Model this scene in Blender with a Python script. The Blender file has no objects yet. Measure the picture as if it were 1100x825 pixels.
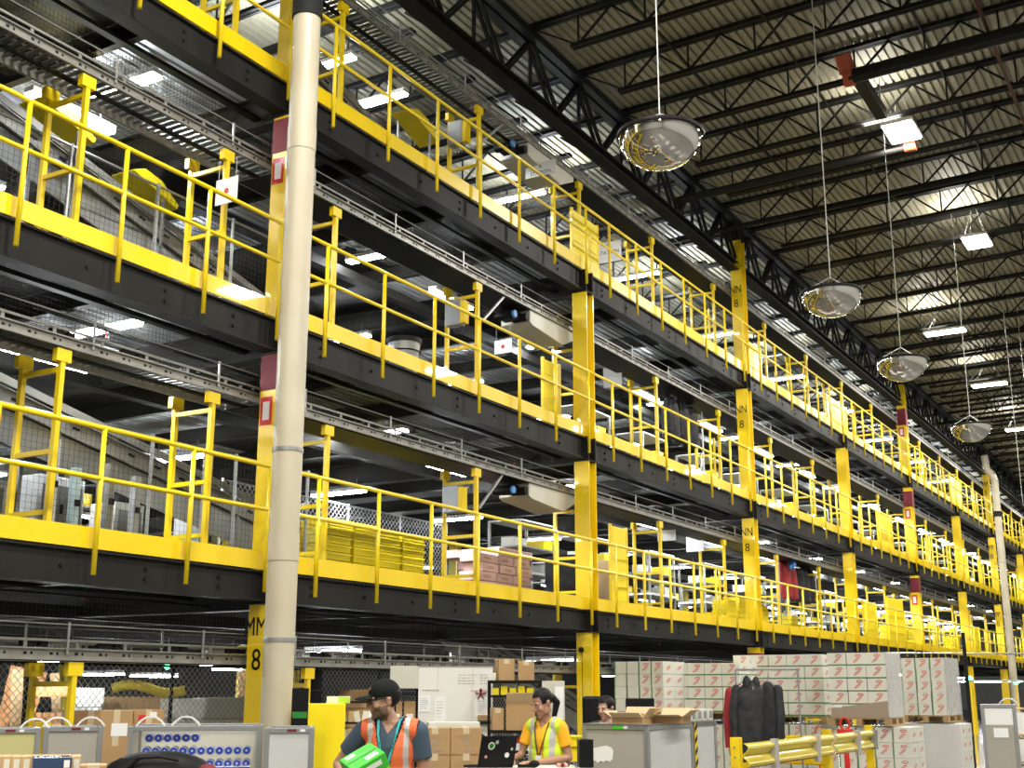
import bpy, math, random
from mathutils import Vector, Matrix, noise
random.seed(7)
S = bpy.context.scene
COL = S.collection
R = math.radians

# ------------------------------------------------------------------ camera frame (metres; X=0 is the walkway edge, Y runs along it)
PITCH, YAW = R(14.0), R(30.14)
CAM = Vector((9.5, 0, 1.7)); FPX = 1320.0
cd = bpy.data.cameras.new('camera'); cam = bpy.data.objects.new('camera', cd); COL.objects.link(cam)
cam.location = CAM; cam.rotation_euler = (R(90) + PITCH, 0, YAW)
cd.sensor_width = 36; cd.lens = 36 * FPX / 1100; cd.clip_end = 400
S.camera = cam
def spot(px, d):
    """ground X, Y of a place d metres ahead of the viewer"""
    a = (px - 550) / FPX
    fx, fy = -math.sin(YAW) * 1.03, math.cos(YAW) * 1.03
    return CAM.x + d * (fx + a * math.cos(YAW)), CAM.y + d * (fy + a * math.sin(YAW))

# ------------------------------------------------------------------ mesh builder
class MB:
    def __init__(s): s.v = []; s.f = []; s.m = []; s.mi = 0
    def add(s, vs, fs):
        b = len(s.v); s.v += [tuple(x) for x in vs]
        for f in fs: s.f.append([b + i for i in f]); s.m.append(s.mi)
        return s
    def box(s, x0, y0, z0, x1, y1, z1, M=None):
        vs = [Vector(p) for p in ((x0,y0,z0),(x1,y0,z0),(x1,y1,z0),(x0,y1,z0),(x0,y0,z1),(x1,y0,z1),(x1,y1,z1),(x0,y1,z1))]
        if M is not None: vs = [M @ p for p in vs]
        return s.add(vs, [(0,3,2,1),(4,5,6,7),(0,1,5,4),(1,2,6,5),(2,3,7,6),(3,0,4,7)])
    def cbox(s, c, sz, M=None):
        return s.box(c[0]-sz[0]/2, c[1]-sz[1]/2, c[2]-sz[2]/2, c[0]+sz[0]/2, c[1]+sz[1]/2, c[2]+sz[2]/2, M)
    def frame(s, p, q):
        p, q = Vector(p), Vector(q); d = (q - p).normalized()
        u = Vector((0,0,1)) if abs(d.z) < .95 else Vector((0,1,0))
        a = d.cross(u).normalized(); b = a.cross(d).normalized()
        return p, q, a, b
    def bar(s, p, q, w=.05, h=None):
        h = h or w; p, q, a, b = s.frame(p, q)
        vs = [e + a*sx*w/2 + b*sy*h/2 for e in (p, q) for sx, sy in ((-1,-1),(1,-1),(1,1),(-1,1))]
        return s.add(vs, [(0,1,2,3),(7,6,5,4),(0,4,5,1),(1,5,6,2),(2,6,7,3),(3,7,4,0)])
    def tube(s, p, q, r=.02, r2=None, n=8, cap=True):
        r2 = r if r2 is None else r2; p, q, a, b = s.frame(p, q)
        vs = [e + (a*math.cos(2*math.pi*k/n) + b*math.sin(2*math.pi*k/n))*rr for e, rr in ((p, r), (q, r2)) for k in range(n)]
        fs = [(k, (k+1) % n, n+(k+1) % n, n+k) for k in range(n)]
        if cap: fs += [tuple(range(n))[::-1], tuple(range(n, 2*n))]
        return s.add(vs, fs)
    def path(s, pts, r=.02, n=8):
        for a, b in zip(pts, pts[1:]): s.tube(a, b, r, n=n)
        return s
    def lathe(s, prof, c=(0,0,0), n=24, sx=1, sy=1):
        vs = [(c[0]+r*math.cos(2*math.pi*k/n)*sx, c[1]+r*math.sin(2*math.pi*k/n)*sy, c[2]+z) for r, z in prof for k in range(n)]
        fs = [(i*n+k, i*n+(k+1) % n, (i+1)*n+(k+1) % n, (i+1)*n+k) for i in range(len(prof)-1) for k in range(n)]
        return s.add(vs, fs)
    def ell(s, c, r, M=None, n=14, m=9):
        vs = []; fs = []
        for i in range(m+1):
            t = math.pi*i/m
            for k in range(n):
                p = 2*math.pi*k/n
                vs.append(Vector((r[0]*math.sin(t)*math.cos(p), r[1]*math.sin(t)*math.sin(p), r[2]*math.cos(t))))
        for i in range(m):
            for k in range(n): fs.append((i*n+k, (i+1)*n+k, (i+1)*n+(k+1) % n, i*n+(k+1) % n))
        if M is not None: vs = [M @ v for v in vs]
        vs = [v + Vector(c) for v in vs]
        return s.add(vs, fs)
    def prism(s, pts, y0, y1, M=None):
        """outline in X-Z pulled along Y"""
        n = len(pts)
        vs = [Vector((x, y0, z)) for x, z in pts] + [Vector((x, y1, z)) for x, z in pts]
        if M is not None: vs = [M @ v for v in vs]
        return s.add(vs, [tuple(range(n)), tuple(range(n, 2*n))[::-1]] + [(k, n+k, n+(k+1) % n, (k+1) % n) for k in range(n)])
    def mesh(s, name, mats):
        me = bpy.data.meshes.new(name); me.from_pydata(s.v, [], s.f)
        for m in (mats if isinstance(mats, (list, tuple)) else [mats]): me.materials.append(m)
        if any(s.m):
            for p, i in zip(me.polygons, s.m): p.material_index = i
        me.update(); return me
    def build(s, name, mats, parent=None, loc=None, smooth=False, bevel=0):
        me = s.mesh(name, mats)
        o = bpy.data.objects.new(name, me); COL.objects.link(o)
        if parent: o.parent = parent
        if loc is not None: o.location = loc
        if smooth:
            for p in me.polygons: p.use_smooth = True
            try: me.set_sharp_from_angle(angle=R(40))
            except Exception: pass
        if bevel:
            b = o.modifiers.new('bevel', 'BEVEL'); b.width = bevel; b.segments = 2; b.limit_method = 'ANGLE'
        return o
def link_mesh(name, me, parent=None, loc=None, rot=None):
    o = bpy.data.objects.new(name, me); COL.objects.link(o)
    if parent: o.parent = parent
    if loc is not None: o.location = loc
    if rot is not None: o.rotation_euler = rot
    return o
def tag(o, label=None, cat=None, group=None, kind=None):
    if label: o['label'] = label
    if cat: o['category'] = cat
    if group: o['group'] = group
    if kind: o['kind'] = kind
    return o
def thing(name, label, cat, loc=(0,0,0), rz=0, group=None):
    o = bpy.data.objects.new(name, None); COL.objects.link(o); o.empty_display_size = .1
    o.location = loc; o.rotation_euler = (0,0,rz)
    return tag(o, label, cat, group)
def dup(o, parent=None):
    c = o.copy(); COL.objects.link(c)
    if parent: c.parent = parent
    for ch in list(o.children): dup(ch, c)
    return c
def place(root, loc, rz=0, label=None):
    root.location = loc; root.rotation_euler = (0,0,rz)
    if label: root['label'] = label
    return root

# ------------------------------------------------------------------ materials
def mat(name, col, rough=.5,  metal=0., emit=None, strength=0., var=0., vscale=3., bump=0., bscale=40., col2=None, alpha=1., coat=0., trans=0.):
    m = bpy.data.materials.new(name); m.use_nodes = True
    nt = m.node_tree; b = nt.nodes['Principled BSDF']
    b.inputs['Base Color'].default_value = (*col, 1); b.inputs['Roughness'].default_value = rough; b.inputs['Metallic'].default_value = metal
    b.inputs['Specular IOR Level'].default_value = .5 if max(col) > .06 else .16
    b.inputs['Alpha'].default_value = alpha; b.inputs['Coat Weight'].default_value = coat; b.inputs['Transmission Weight'].default_value = trans
    if emit: b.inputs['Emission Color'].default_value = (*emit, 1); b.inputs['Emission Strength'].default_value = strength
    if var or bump:
        tc = nt.nodes.new('ShaderNodeTexCoord')
    if var:
        n = nt.nodes.new('ShaderNodeTexNoise'); n.inputs['Scale'].default_value = vscale; n.inputs['Detail'].default_value = 6
        nt.links.new(tc.outputs['Object'], n.inputs['Vector'])
        mx = nt.nodes.new('ShaderNodeMix'); mx.data_type = 'RGBA'
        c2 = col2 or tuple(c*(1-var) for c in col)
        mx.inputs[6].default_value = (*col, 1); mx.inputs[7].default_value = (*c2, 1)
        rp = nt.nodes.new('ShaderNodeMapRange'); rp.inputs[1].default_value = .082; rp.inputs[2].default_value = .68
        nt.links.new(n.outputs['Fac'], rp.inputs[0]); nt.links.new(rp.outputs[0], mx.inputs[0])
        nt.links.new(mx.outputs[2], b.inputs['Base Color'])
    if bump:
        n2 = nt.nodes.new('ShaderNodeTexNoise'); n2.inputs['Scale'].default_value = bscale
        bp = nt.nodes.new('ShaderNodeBump'); bp.inputs['Strength'].default_value = bump; bp.inputs['Distance'].default_value = .01
        nt.links.new(tc.outputs['Object'], n2.inputs['Vector']); nt.links.new(n2.outputs['Fac'], bp.inputs['Height']); nt.links.new(bp.outputs[0], b.inputs['Normal'])
    return m
M = {}
M['yellow'] = mat('safety_yellow_paint', (.97,.69,.004), .34, var=.10, vscale=2.2, coat=.25)
M['yellow_rail'] = mat('yellow_rail_paint', (.95,.70,.008), .35, coat=.2)
M['yellow_plastic'] = mat('yellow_plastic', (.95,.75,.006), .4)
M['yellow_dull'] = mat('worn_yellow_paint', (.62,.48,.03), .45, var=.25)
M['yellow_dull2'] = mat('glossy_yellow_enamel', (.70,.55,.015), .22, coat=.5)
M['black_steel'] = mat('black_painted_steel', (.010,.0097,.009), .55, var=.5, vscale=1.5, col2=(.020,.0185,.016))
M['joist'] = mat('dark_primed_steel', (.012,.012,.011), .55)
M['galv'] = mat('galvanised_sheet', (.56,.58,.60), .42, .25, var=.25, vscale=1.3)
M['roof'] = mat('roof_deck_steel', (.37,.34,.24), .5, .1, var=.3, vscale=.5, col2=(.30,.285,.21))
M['alu'] = mat('conveyor_aluminium', (.36,.35,.31), .4, .3, var=.35, vscale=5)
M['steel'] = mat('grey_steel', (.42,.43,.43), .35, .6, var=.2)
M['roller'] = mat('roller_steel', (.28,.28,.27), .32, .8)
M['cream'] = mat('cream_enamel', (.66,.64,.54), .4, var=.12)
M['pole'] = mat('cream_pvc_pipe', (.62,.575,.45), .42, var=.35, vscale=1.4, col2=(.50,.44,.31))
M['black'] = mat('black_plastic', (.008,.008,.009), .5)
M['rubber'] = mat('black_rubber', (.02,.02,.02), .7)
M['red'] = mat('red_paint', (.62,.02,.015), .4)
M['maroon'] = mat('dark_red_paint', (.20,.006,.016), .65, var=.3)
M['orange_red'] = mat('orange_red_enamel', (.42,.075,.03), .5)
M['white'] = mat('white_paint', (.82,.82,.80), .4)
M['paper'] = mat('white_paper', (.85,.85,.83), .6)
M['board'] = mat('whiteboard', (.80,.79,.74), .3, var=.06)
M['floor'] = mat('concrete_floor', (.17,.165,.15), .25, var=.25, vscale=.4)
M['wallm'] = mat('warehouse_wall', (.45,.45,.43), .7, var=.1)
M['card'] = mat('brown_cardboard', (.47,.29,.13), .75, var=.12, vscale=6)
M['card2'] = mat('pale_cardboard', (.60,.42,.22), .75, var=.12, vscale=6)
M['cardin'] = mat('cardboard_inside', (.66,.48,.28), .8)
M['tape'] = mat('packing_tape', (.62,.50,.32), .3)
M['wood'] = mat('pallet_wood', (.50,.33,.15), .75, var=.35, vscale=8)
M['dwood'] = mat('orange_wood_panel', (.66,.32,.12), .6, var=.3, vscale=5)
M['panel_grey'] = mat('grey_fabric_panel', (.42,.39,.33), .8, var=.12, bump=.3, bscale=300)
M['panel_yel'] = mat('yellowed_panel', (.56,.52,.22), .7, var=.1)
M['panel_white'] = mat('clouded_plastic_panel', (.62,.62,.60), .35, var=.12)
M['green'] = mat('green_carton', (.05,.50,.03), .4)
M['dgreen'] = mat('dark_green_print', (.02,.20,.03), .4)
M['limegreen'] = mat('lime_print', (.45,.72,.05), .4)
M['blue'] = mat('blue_print', (.02,.06,.42), .4)
M['navy'] = mat('navy_film', (.03,.06,.14), .25)
M['boxwhite'] = mat('white_carton', (.74,.73,.64), .6, var=.08, vscale=5)
M['boxgreen'] = mat('green_band', (.12,.26,.11), .6)
M['logo_red'] = mat('red_print', (.60,.13,.10), .5)
M['logo_pink'] = mat('faded_red_print', (.66,.36,.29), .55)
M['kraft_card'] = mat('kraft_wrap', (.36,.28,.20), .6)  # brown kraft tone for carton print and the wrap sheet
M['pink'] = mat('pink_carton', (.90,.58,.53), .6, var=.1)
M['jacket'] = mat('black_jacket', (.009,.009,.011), .6, var=.5, vscale=9, bump=.6, bscale=18, col2=(.045,.045,.05))  # paler noise tone paints textured highlights into the cloth colour
M['jred'] = mat('red_jacket', (.33,.015,.02), .6)
M['rustpipe'] = mat('dull_dark_red_pipe', (.07,.018,.012), .6)
M['glass'] = mat('clear_lens', (.9,.9,.9), .05, trans=1)
M['mirror'] = mat('mirror_dome', (.66,.645,.61), .035, 1.0)
M['wire'] = mat('galvanised_wire', (.40,.40,.39), .4, .5)
M['cable'] = mat('white_cable', (.62,.62,.58), .5)
M['net'] = mat('dark_net', (.06,.06,.055), .6)
M['lamp'] = mat('lamp_tube', (1,1,1), .5, emit=(.93,.97,1.0), strength=110)
M['lamphi'] = mat('high_bay_lens', (1,1,1), .5, emit=(1,.98,.93), strength=16)
M['led_green'] = mat('green_indicator', (.1,.9,.4), .5, emit=(.1,1,.45), strength=5)
M['skin1'] = mat('skin_man', (.44,.24,.155), .5)
M['skin2'] = mat('skin_woman', (.42,.22,.145), .5)
M['skin3'] = mat('skin_other', (.50,.29,.21), .5)
M['hair'] = mat('black_hair', (.012,.010,.010), .4, bump=.4, bscale=120)
M['beard'] = mat('short_beard', (.17,.095,.06), .8)
M['lips'] = mat('lips', (.44,.19,.14), .5)
M['eyew'] = mat('eye_white', (.75,.73,.70), .3)
M['blueshirt'] = mat('slate_blue_tshirt', (.055,.085,.125), .85, var=.15, vscale=8)
M['vorange'] = mat('orange_mesh_vest', (.85,.16,.05), .7, var=.1, vscale=12)
M['vlime'] = mat('lime_vest', (.62,.80,.03), .7, var=.1, vscale=12)
M['vtrim'] = mat('dark_vest_binding', (.015,.012,.02), .7)
M['reflect'] = mat('reflective_tape', (.52,.50,.48), .35, .2)
M['teal'] = mat('teal_lanyard', (.02,.42,.42), .5)
M['yshirt'] = mat('amber_tshirt', (.86,.42,.01), .8)
M['jeans'] = mat('dark_jeans', (.03,.04,.07), .8)
M['lanyard'] = mat('patterned_lanyard', (.10,.05,.02), .6)
M['capm'] = mat('dark_cap', (.010,.012,.010), .8)
M['rust'] = mat('rust_emblem', (.30,.09,.03), .6)
M['bluevalve'] = mat('blue_valve', (.06,.25,.65), .4)
M['aqua'] = mat('pale_aqua_panel', (.55,.72,.74), .5)
def split_mat():
    """white carton whose lower rim carries a green band, read from the carton's own height"""
    m = mat('banded_carton', (.74,.73,.64), .6); nt = m.node_tree; b = nt.nodes['Principled BSDF']
    tc = nt.nodes.new('ShaderNodeTexCoord'); sp = nt.nodes.new('ShaderNodeSeparateXYZ')
    lt = nt.nodes.new('ShaderNodeMath'); lt.operation = 'LESS_THAN'; lt.inputs[1].default_value = .02
    mx = nt.nodes.new('ShaderNodeMix'); mx.data_type = 'RGBA'; mx.inputs[6].default_value = (.74,.73,.64,1); mx.inputs[7].default_value = (.10,.25,.10,1)
    nt.links.new(tc.outputs['Object'], sp.inputs[0]); nt.links.new(sp.outputs['Z'], lt.inputs[0]); nt.links.new(lt.outputs[0], mx.inputs[0]); nt.links.new(mx.outputs[2], b.inputs['Base Color'])
    return m
M['banded'] = split_mat()

def text(s, size, mtl, parent, loc, rot=(R(90),0,0), ext=.002, name='lettering', sx=1):
    cu = bpy.data.curves.new('txt', 'FONT'); cu.body = s; cu.size = size; cu.extrude = ext; cu.align_x = 'CENTER'; cu.resolution_u = 3
    t = bpy.data.objects.new('txt', cu); COL.objects.link(t)
    dg = bpy.context.evaluated_depsgraph_get(); me = bpy.data.meshes.new_from_object(t.evaluated_get(dg))
    bpy.data.objects.remove(t); me.materials.clear(); me.materials.append(mtl)
    o = bpy.data.objects.new(name, me); COL.objects.link(o); o.parent = parent; o.location = loc; o.rotation_euler = rot; o.scale = (sx,1,1)
    return o

# ------------------------------------------------------------------ dimensions
LEV = [dict(n='lowest', deck=3.13, tb=3.03, tt=3.235, bb=2.68), dict(n='middle', deck=6.11, tb=6.02, tt=6.225, bb=5.62), dict(n='top', deck=9.21, tb=9.11, tt=9.325, bb=8.72)]
BAY = 8.5
COLY = [2.05 + BAY*k for k in range(0, 11)]          # 2.05 (out of view), 10.55, 19.05, 27.55, 36.05, 44.55, 53.05, 61.55, 70.05 ...
COLY = [2.05, 10.92] + [19.05 + BAY*k for k in range(0, 9)]
ORD = ['first','second','third','fourth','fifth','sixth','seventh','eighth','ninth','tenth','eleventh']
YEND = COLY[-1]
def roofz(x): return 13.08 + .027*x

# ------------------------------------------------------------------ setting: floor, walls, roof
tag(MB().box(-34,-16,-.3,20,120,0).build('floor', M['floor']), kind='structure')
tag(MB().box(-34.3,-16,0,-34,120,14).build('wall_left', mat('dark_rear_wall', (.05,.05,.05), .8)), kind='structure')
tag(MB().box(20,-16,0,20.3,120,14.5).build('wall_right', M['wallm']), kind='structure')
tag(MB().box(-34,120,0,20,120.3,14.5).build('wall_back', M['wallm']), kind='structure')
tag(MB().box(-34,-16.3,0,20,-16,14.5).build('wall_front', M['wallm']), kind='structure')
def corr(x0, x1, y0, y1, z, per=.1524, h=.055, slope=0., thick=.004):
    mb = MB(); n = int((x1-x0)/per); prof = []
    for k in range(n+1):
        x = x0 + k*per
        for dx, dz in ((0,0),(.62*per,0),(.68*per,h),(.94*per,h)):
            prof.append((x+dx*1.0, z + dz + slope*(x+dx)))
    vs = [(x, yy, zz) for yy in (y0, y1) for x, zz in prof]; m = len(prof)
    mb.add(vs, [(i, i+1, m+i+1, m+i) for i in range(m-1)])
    vs2 = [(x, yy, zz+.03) for yy in (y0, y1) for x, zz in ((x0, z+h+slope*x0), (x1, z+h+slope*x1))]
    mb.add(vs2, [(0,1,3,2)])
    return mb
tag(corr(-34, 20, -16, 120, 13.08, slope=.027).build('ceiling', M['roof']), kind='structure')

# ------------------------------------------------------------------ roof joists
def joist(y, x0, x1, lab, cat='roof joist', depth=.66):
    t = thing('roof_joist', lab, cat, (0, y, 0), group='open web roof joists')
    a = MB(); a.bar((x0,-.05,roofz(x0)-.05),(x1,-.05,roofz(x1)-.05),.075,.075); a.bar((x0,.05,roofz(x0)-.05),(x1,.05,roofz(x1)-.05),.075,.075)
    a.build('top_chord', M['joist'], t)
    ex = .85 if x0 > -1 else 0
    b0, b1 = x0+ex, x1-.85
    b = MB(); b.bar((b0,-.045,roofz(b0)-depth),(b1,-.045,roofz(b1)-depth),.06,.07); b.bar((b0,.045,roofz(b0)-depth),(b1,.045,roofz(b1)-depth),.06,.07)
    b.build('bottom_chord', M['joist'], t)
    w = MB(); step = 1.25; x = b0 + .12; k = 0
    w.bar((x0+.1,0,roofz(x0)-.09),(b0+.1,0,roofz(b0)-depth+.02),.028)
    while x < b1-.2:
        xn = x+step
        w.bar((x,0,roofz(x)-depth+.02),(x+step/2,0,roofz(x)-.08),.036)
        w.bar((x+step/2,0,roofz(x)-.08),(xn,0,roofz(x)-depth+.02),.036)
        if k % 1 == 0: w.bar((x,0,roofz(x)-depth+.02),(x,0,roofz(x)-.08),.028)
        x = xn; k += 1
    w.build('web', M['joist'], t)
    return t
jproto = [None, None]
JY = [17.05 + 1.889*k for k in range(-12, 52)]
for y in JY:
    for side, (xa, xb) in enumerate(((-.05, 14.5), (-15.2, -.35))):
        if y < -3 and side == 1: continue
        lab = 'dark open web joist under the beige roof on the open hall side' if side == 0 else 'dark open web joist under the roof beyond the long girder, above the walkways'
        if jproto[side] is None: jproto[side] = joist(y, xa, xb, lab)
        else:
            c = dup(jproto[side]); c.location.y = y
        if side == 1 and jproto[1]: jproto[1]['group'] = 'roof joists above the walkways'
# bridging lines along the hall
for i, (x, dz) in enumerate([(1.9,-.12),(3.9,-.60),(5.9,-.12),(7.9,-.60),(9.9,-.12),(-2.2,-.6),(-5.2,-.12)]):
    tag(MB().bar((x,-8,roofz(x)+dz),(x,112,roofz(x)+dz),.035).build('bridging_bar', M['joist']), 'thin dark bracing bar running lengthwise through the roof joists', 'bracing bar', 'lengthwise bracing bars in the roof')
# main girder in 17 m spans between tall columns
GY = [-6.4, 10.62, 27.55, 44.55, 61.55, 78.55, 95.55]
for g in range(len(GY)-1):
    y0, y1 = GY[g], GY[g+1]
    t = thing('roof_girder', '%s long dark truss girder over the walkway edge counting from the near end' % ORD[g], 'roof girder', (0, y0, 0))
    L = y1-y0
    a = MB()
    for sx in (-.22,-.02): a.bar((sx,0,12.93),(sx,L,12.93),.14,.14)
    a.build('top_chord', M['joist'], t)
    b = MB(); b.box(-.26,0,11.86,.0,L,11.885); b.box(-.14,0,11.70,-.12,L,11.86); b.box(-.26,0,11.68,.0,L,11.70)
    b.build('bottom_chord', M['black_steel'], t)
    w = MB(); n = 9; st = L/n
    for k in range(n):
        for sx in (-.17,-.07):
            w.bar((sx,k*st,11.86),(sx,(k+.5)*st,12.88),.06); w.bar((sx,(k+.5)*st,12.88),(sx,(k+1)*st,11.86),.06)
        w.bar((-.12,(k+.5)*st,12.88),(-.12,(k+.5)*st,11.86),.05)
    w.build('web', M['joist'], t)
    kb = MB().bar((-.27,0,11.9),(-1.5,0,12.9),.04).mesh('knee_brace', M['joist'])
    for k in range(n): link_mesh('knee_brace', kb, t, (0,(k+.5)*st,0))
# deeper girder line above the rear of the walkways
for g in range(len(GY)-1):
    y0, y1 = GY[g], GY[g+1]
    tag(MB().box(-15.5,y0+.02,11.5,-15.2,y1-.02,12.62).build('rear_girder', M['joist']), 'dark girder far behind over the rear of the mezzanine', 'roof girder', 'rear roof girders')

# ------------------------------------------------------------------ hall lamps
def light(kind, name, loc, power, size=1., size_y=None, rot=(0,0,0), color=(1,1,1), spread=math.pi):
    ld = bpy.data.lights.new(name, kind); ld.energy = power; ld.color = color
    if kind == 'AREA':
        ld.size = size; ld.spread = spread
        if size_y: ld.shape = 'RECTANGLE'; ld.size_y = size_y
    o = bpy.data.objects.new(name, ld); COL.objects.link(o); o.location = loc; o.rotation_euler = rot
    return o
def high_bay(loc, lab, along_x=False, w=.60, l=1.15):
    t = thing('high_bay_lamp', lab, 'ceiling lamp', loc)
    if along_x: w, l = l, w
    MB().box(-w/2-.03,-l/2-.03,.0,w/2+.03,l/2+.03,.07).build('housing', M['white'], t)
    MB().box(-w/2,-l/2,-.03,w/2,l/2,.0).build('lens', M['lamphi'], t)
    h = MB(); zt = roofz(loc[0]) - loc[2] - .02
    for sy in (-1,1):
        for sx in (-1,1): h.tube((sx*w*.4,sy*l*.4,.07),(sx*w*.1,0,zt),.004,n=4)
    h.build('hanger', M['cable'], t)
    return t
HB = [((4.96,23.07,12.35),0),((5.11,30.2,12.35),0),((2.83,37.9,12.35),1),((2.83,45.6,12.35),1),((2.6,54.4,12.35),1),((2.6,63.,12.35),1),((2.6,72,12.35),1),((2.6,81,12.35),1)]
names = ['square white ceiling lamp glowing nearest the orange ended duct','square white ceiling lamp glowing beyond the ducts, second from the near end','long white ceiling lamp above the third mirror dome','long white ceiling lamp right of the third mirror dome, next farther one','long white ceiling lamp at right above the far pale pole','far ceiling lamp beyond the pale far pole, nearer one','far ceiling lamp beyond the pale far pole, middle one','farthest ceiling lamp at the end of the row']
for (loc, ax), nm in zip(HB, names):
    high_bay(loc, nm, bool(ax), *( (.55,.88) if not ax else (.40,1.15)))
    light('AREA','high_bay_glow',(loc[0],loc[1],loc[2]-.06), 460, 1.0, color=(1,.97,.90))
    light('AREA','high_bay_uplight',(loc[0]-.3,loc[1]-.5,loc[2]+.12), 45, .7, rot=(R(180),0,0), color=(1,.97,.90))
# the same lamps behind and above the viewer
k = 0
for x in (4.96, 13.0):
    for y in (-8, -1, 7, 15, 24, 34, 45, 57, 70):
        if x < 6 and y > 10: continue
        k += 1
        high_bay((x,y,12.35), 'hall ceiling lamp over the open floor beside and behind the viewer')['group'] = 'hall lamps outside the picture'
        light('AREA','high_bay_glow',(x,y,12.28), 620, 1.0, color=(1,.97,.90))

# ------------------------------------------------------------------ mezzanine decks, edge beams
FIX = []
for li, L in enumerate(LEV):
    dk = thing('mezzanine_deck', '%s mezzanine deck behind the black edge beams' % L['n'], 'mezzanine deck', (0,0,0))
    MB().box(-22,0,L['tb']+.05,-.235,YEND,L['deck']).build('deck_board', M['wood'] if False else M['black_steel'], dk)
    corr(-22, -.24, 0, YEND, L['tb']-.02, per=.1524, h=.045).build('deck_sheet', M['galv'], dk)
    # cross joists
    jm = MB(); h = .26; jm.box(-21.9,-.05,-h,-.24,.05,-h+.015).box(-21.9,-.05,-.015,-.24,.05,0).box(-21.9,-.006,-h,-.24,.006,0)
    gm = MB(); h2 = .42; gm.box(-21.9,-.1,-h2,-.24,.1,-h2+.02).box(-21.9,-.1,-.02,-.24,.1,0).box(-21.9,-.01,-h2,-.24,.01,0)
    jme, gme = jm.mesh('cross_joist', M['black_steel']), gm.mesh('cross_girder', M['black_steel'])
    n = 0
    for c0, c1 in zip(COLY, COLY[1:]):
        link_mesh('cross_girder', gme, dk, (0, c1-.0, L['tb']-.02))
        for q in (.25,.5,.75): link_mesh('cross_joist', jme, dk, (0, c0+(c1-c0)*q, L['tb']-.02))
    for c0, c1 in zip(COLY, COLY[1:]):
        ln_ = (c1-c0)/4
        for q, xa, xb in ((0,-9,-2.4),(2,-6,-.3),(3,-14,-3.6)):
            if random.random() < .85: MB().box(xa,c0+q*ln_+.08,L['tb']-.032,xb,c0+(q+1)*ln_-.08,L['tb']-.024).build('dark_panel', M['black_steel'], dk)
    for x in (-3.2,-7.5,-13,-17.5):
        MB().box(x-.09,0,L['tb']-.46,x+.09,YEND,L['tb']-.30).build('long_beam', M['black_steel'], dk)
    # edge beams per bay
    for b in range(len(COLY)-1):
        y0, y1 = COLY[b]+.14, COLY[b+1]-.14
        if b == 0: y0 = COLY[0]
        lab = 'black steel edge beam under the %s walkway, bay ending at the %s yellow column' % (L['n'], ORD[b])
        t = thing('edge_beam', lab, 'steel beam', (0, y0, 0))
        ln = y1-y0; m = MB(); zt, zb = L['tb']-.012, L['bb']
        m.box(-.22,0,zb,.0,ln,zb+.022); m.box(-.22,0,zt-.022,.0,ln,zt); m.box(-.055,0,zb+.022,-.04,ln,zt-.022)
        m.build('web_and_flanges', M['black_steel'], t)
        bm = MB()
        yy = .6
        while yy < ln:
            for dz in ((.5,) if int(yy*7) % 2 else (.35,.65)): bm.tube((-.04,yy,zb+(zt-zb)*dz),(-.02,yy,zb+(zt-zb)*dz),.022,n=8)
            yy += 1.06
        bm.build('bolts', M['joist'], t)
# pipes under each deck
for li, L in enumerate(LEV):
    t = thing('sprinkler_pipe', 'dark pipe with red sprinkler heads slung under the %s deck' % L['n'], 'pipe', (-1.25, 0, L['bb']+.08))
    MB().tube((0,0,0),(0,YEND,0),.035,n=8).build('pipe', M['joist'], t)
    sp = MB()
    for k in range(2,28): sp.tube((0,k*3.1,0),(0,k*3.1,-.09),.012,n=6).cbox((0,k*3.1,-.1),(.05,.05,.02))
    sp.build('sprinkler_heads', M['maroon'], t)
    t2 = tag(MB().bar((-.62,0,L['bb']+.1),(-.62,YEND,L['bb']+.1),.10,.05).build('cable_tray', M['joist']), 'black cable tray along the back of the %s edge beam' % L['n'], 'cable tray')

# ------------------------------------------------------------------ columns
def column(i, y):
    tall = i in (1,3,5,7,9)
    t = thing('steel_column', '%s yellow H-section steel column from the near end%s' % (ORD[i-1], ', tall enough to carry the roof girder' if tall else ''), 'column', (0, y, 0))
    def H(z0, z1):
        m = MB(); m.box(-.22,-.14,z0,.07,-.118,z1).box(-.22,.118,z0,.07,.14,z1).box(-.085,-.118,z0,-.07,.118,z1); return m
    segs = [(0.02, LEV[0]['bb']-.02)] + [(LEV[k]['tb'], LEV[k+1]['bb']-.02) for k in (0,1)] + [(LEV[2]['tb'], 12.45 if tall else 9.15)]
    for z0, z1 in segs:
        if z1-z0 > .1: H(z0, z1).build('shaft', M['yellow'], t)
    for L in LEV:
        H(L['bb']-.02, L['tb']).build('beam_joint', M['black_steel'], t)
        MB().box(-.24,-.17,L['bb']-.035,.09,.17,L['bb']-.02).build('cap_plate', M['black_steel'], t)
    MB().box(-.35,-.25,0,.1,.25,.03).build('base_plate', M['yellow'], t)
    if tall:
        MB().box(-.3,-.2,12.45,.06,.2,12.86).build('girder_seat', M['black_steel'], t)
    return t
def band(t, z0, z1):
    MB().box(-.225,-.146,z0,.075,.146,z1).build('red_band', M['maroon'], t)['label'] = 'dark red painted band'
    p = MB().box(-.2,-.149,z0-.42,-.02,-.146,z0-.08).build('notice', M['red'], t); p['label'] = 'small red and white extinguisher sign'
    MB().box(-.16,-.151,z0-.36,-.06,-.1495,z0-.14).build('white_arrow', M['paper'], p)
columns = []
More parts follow.
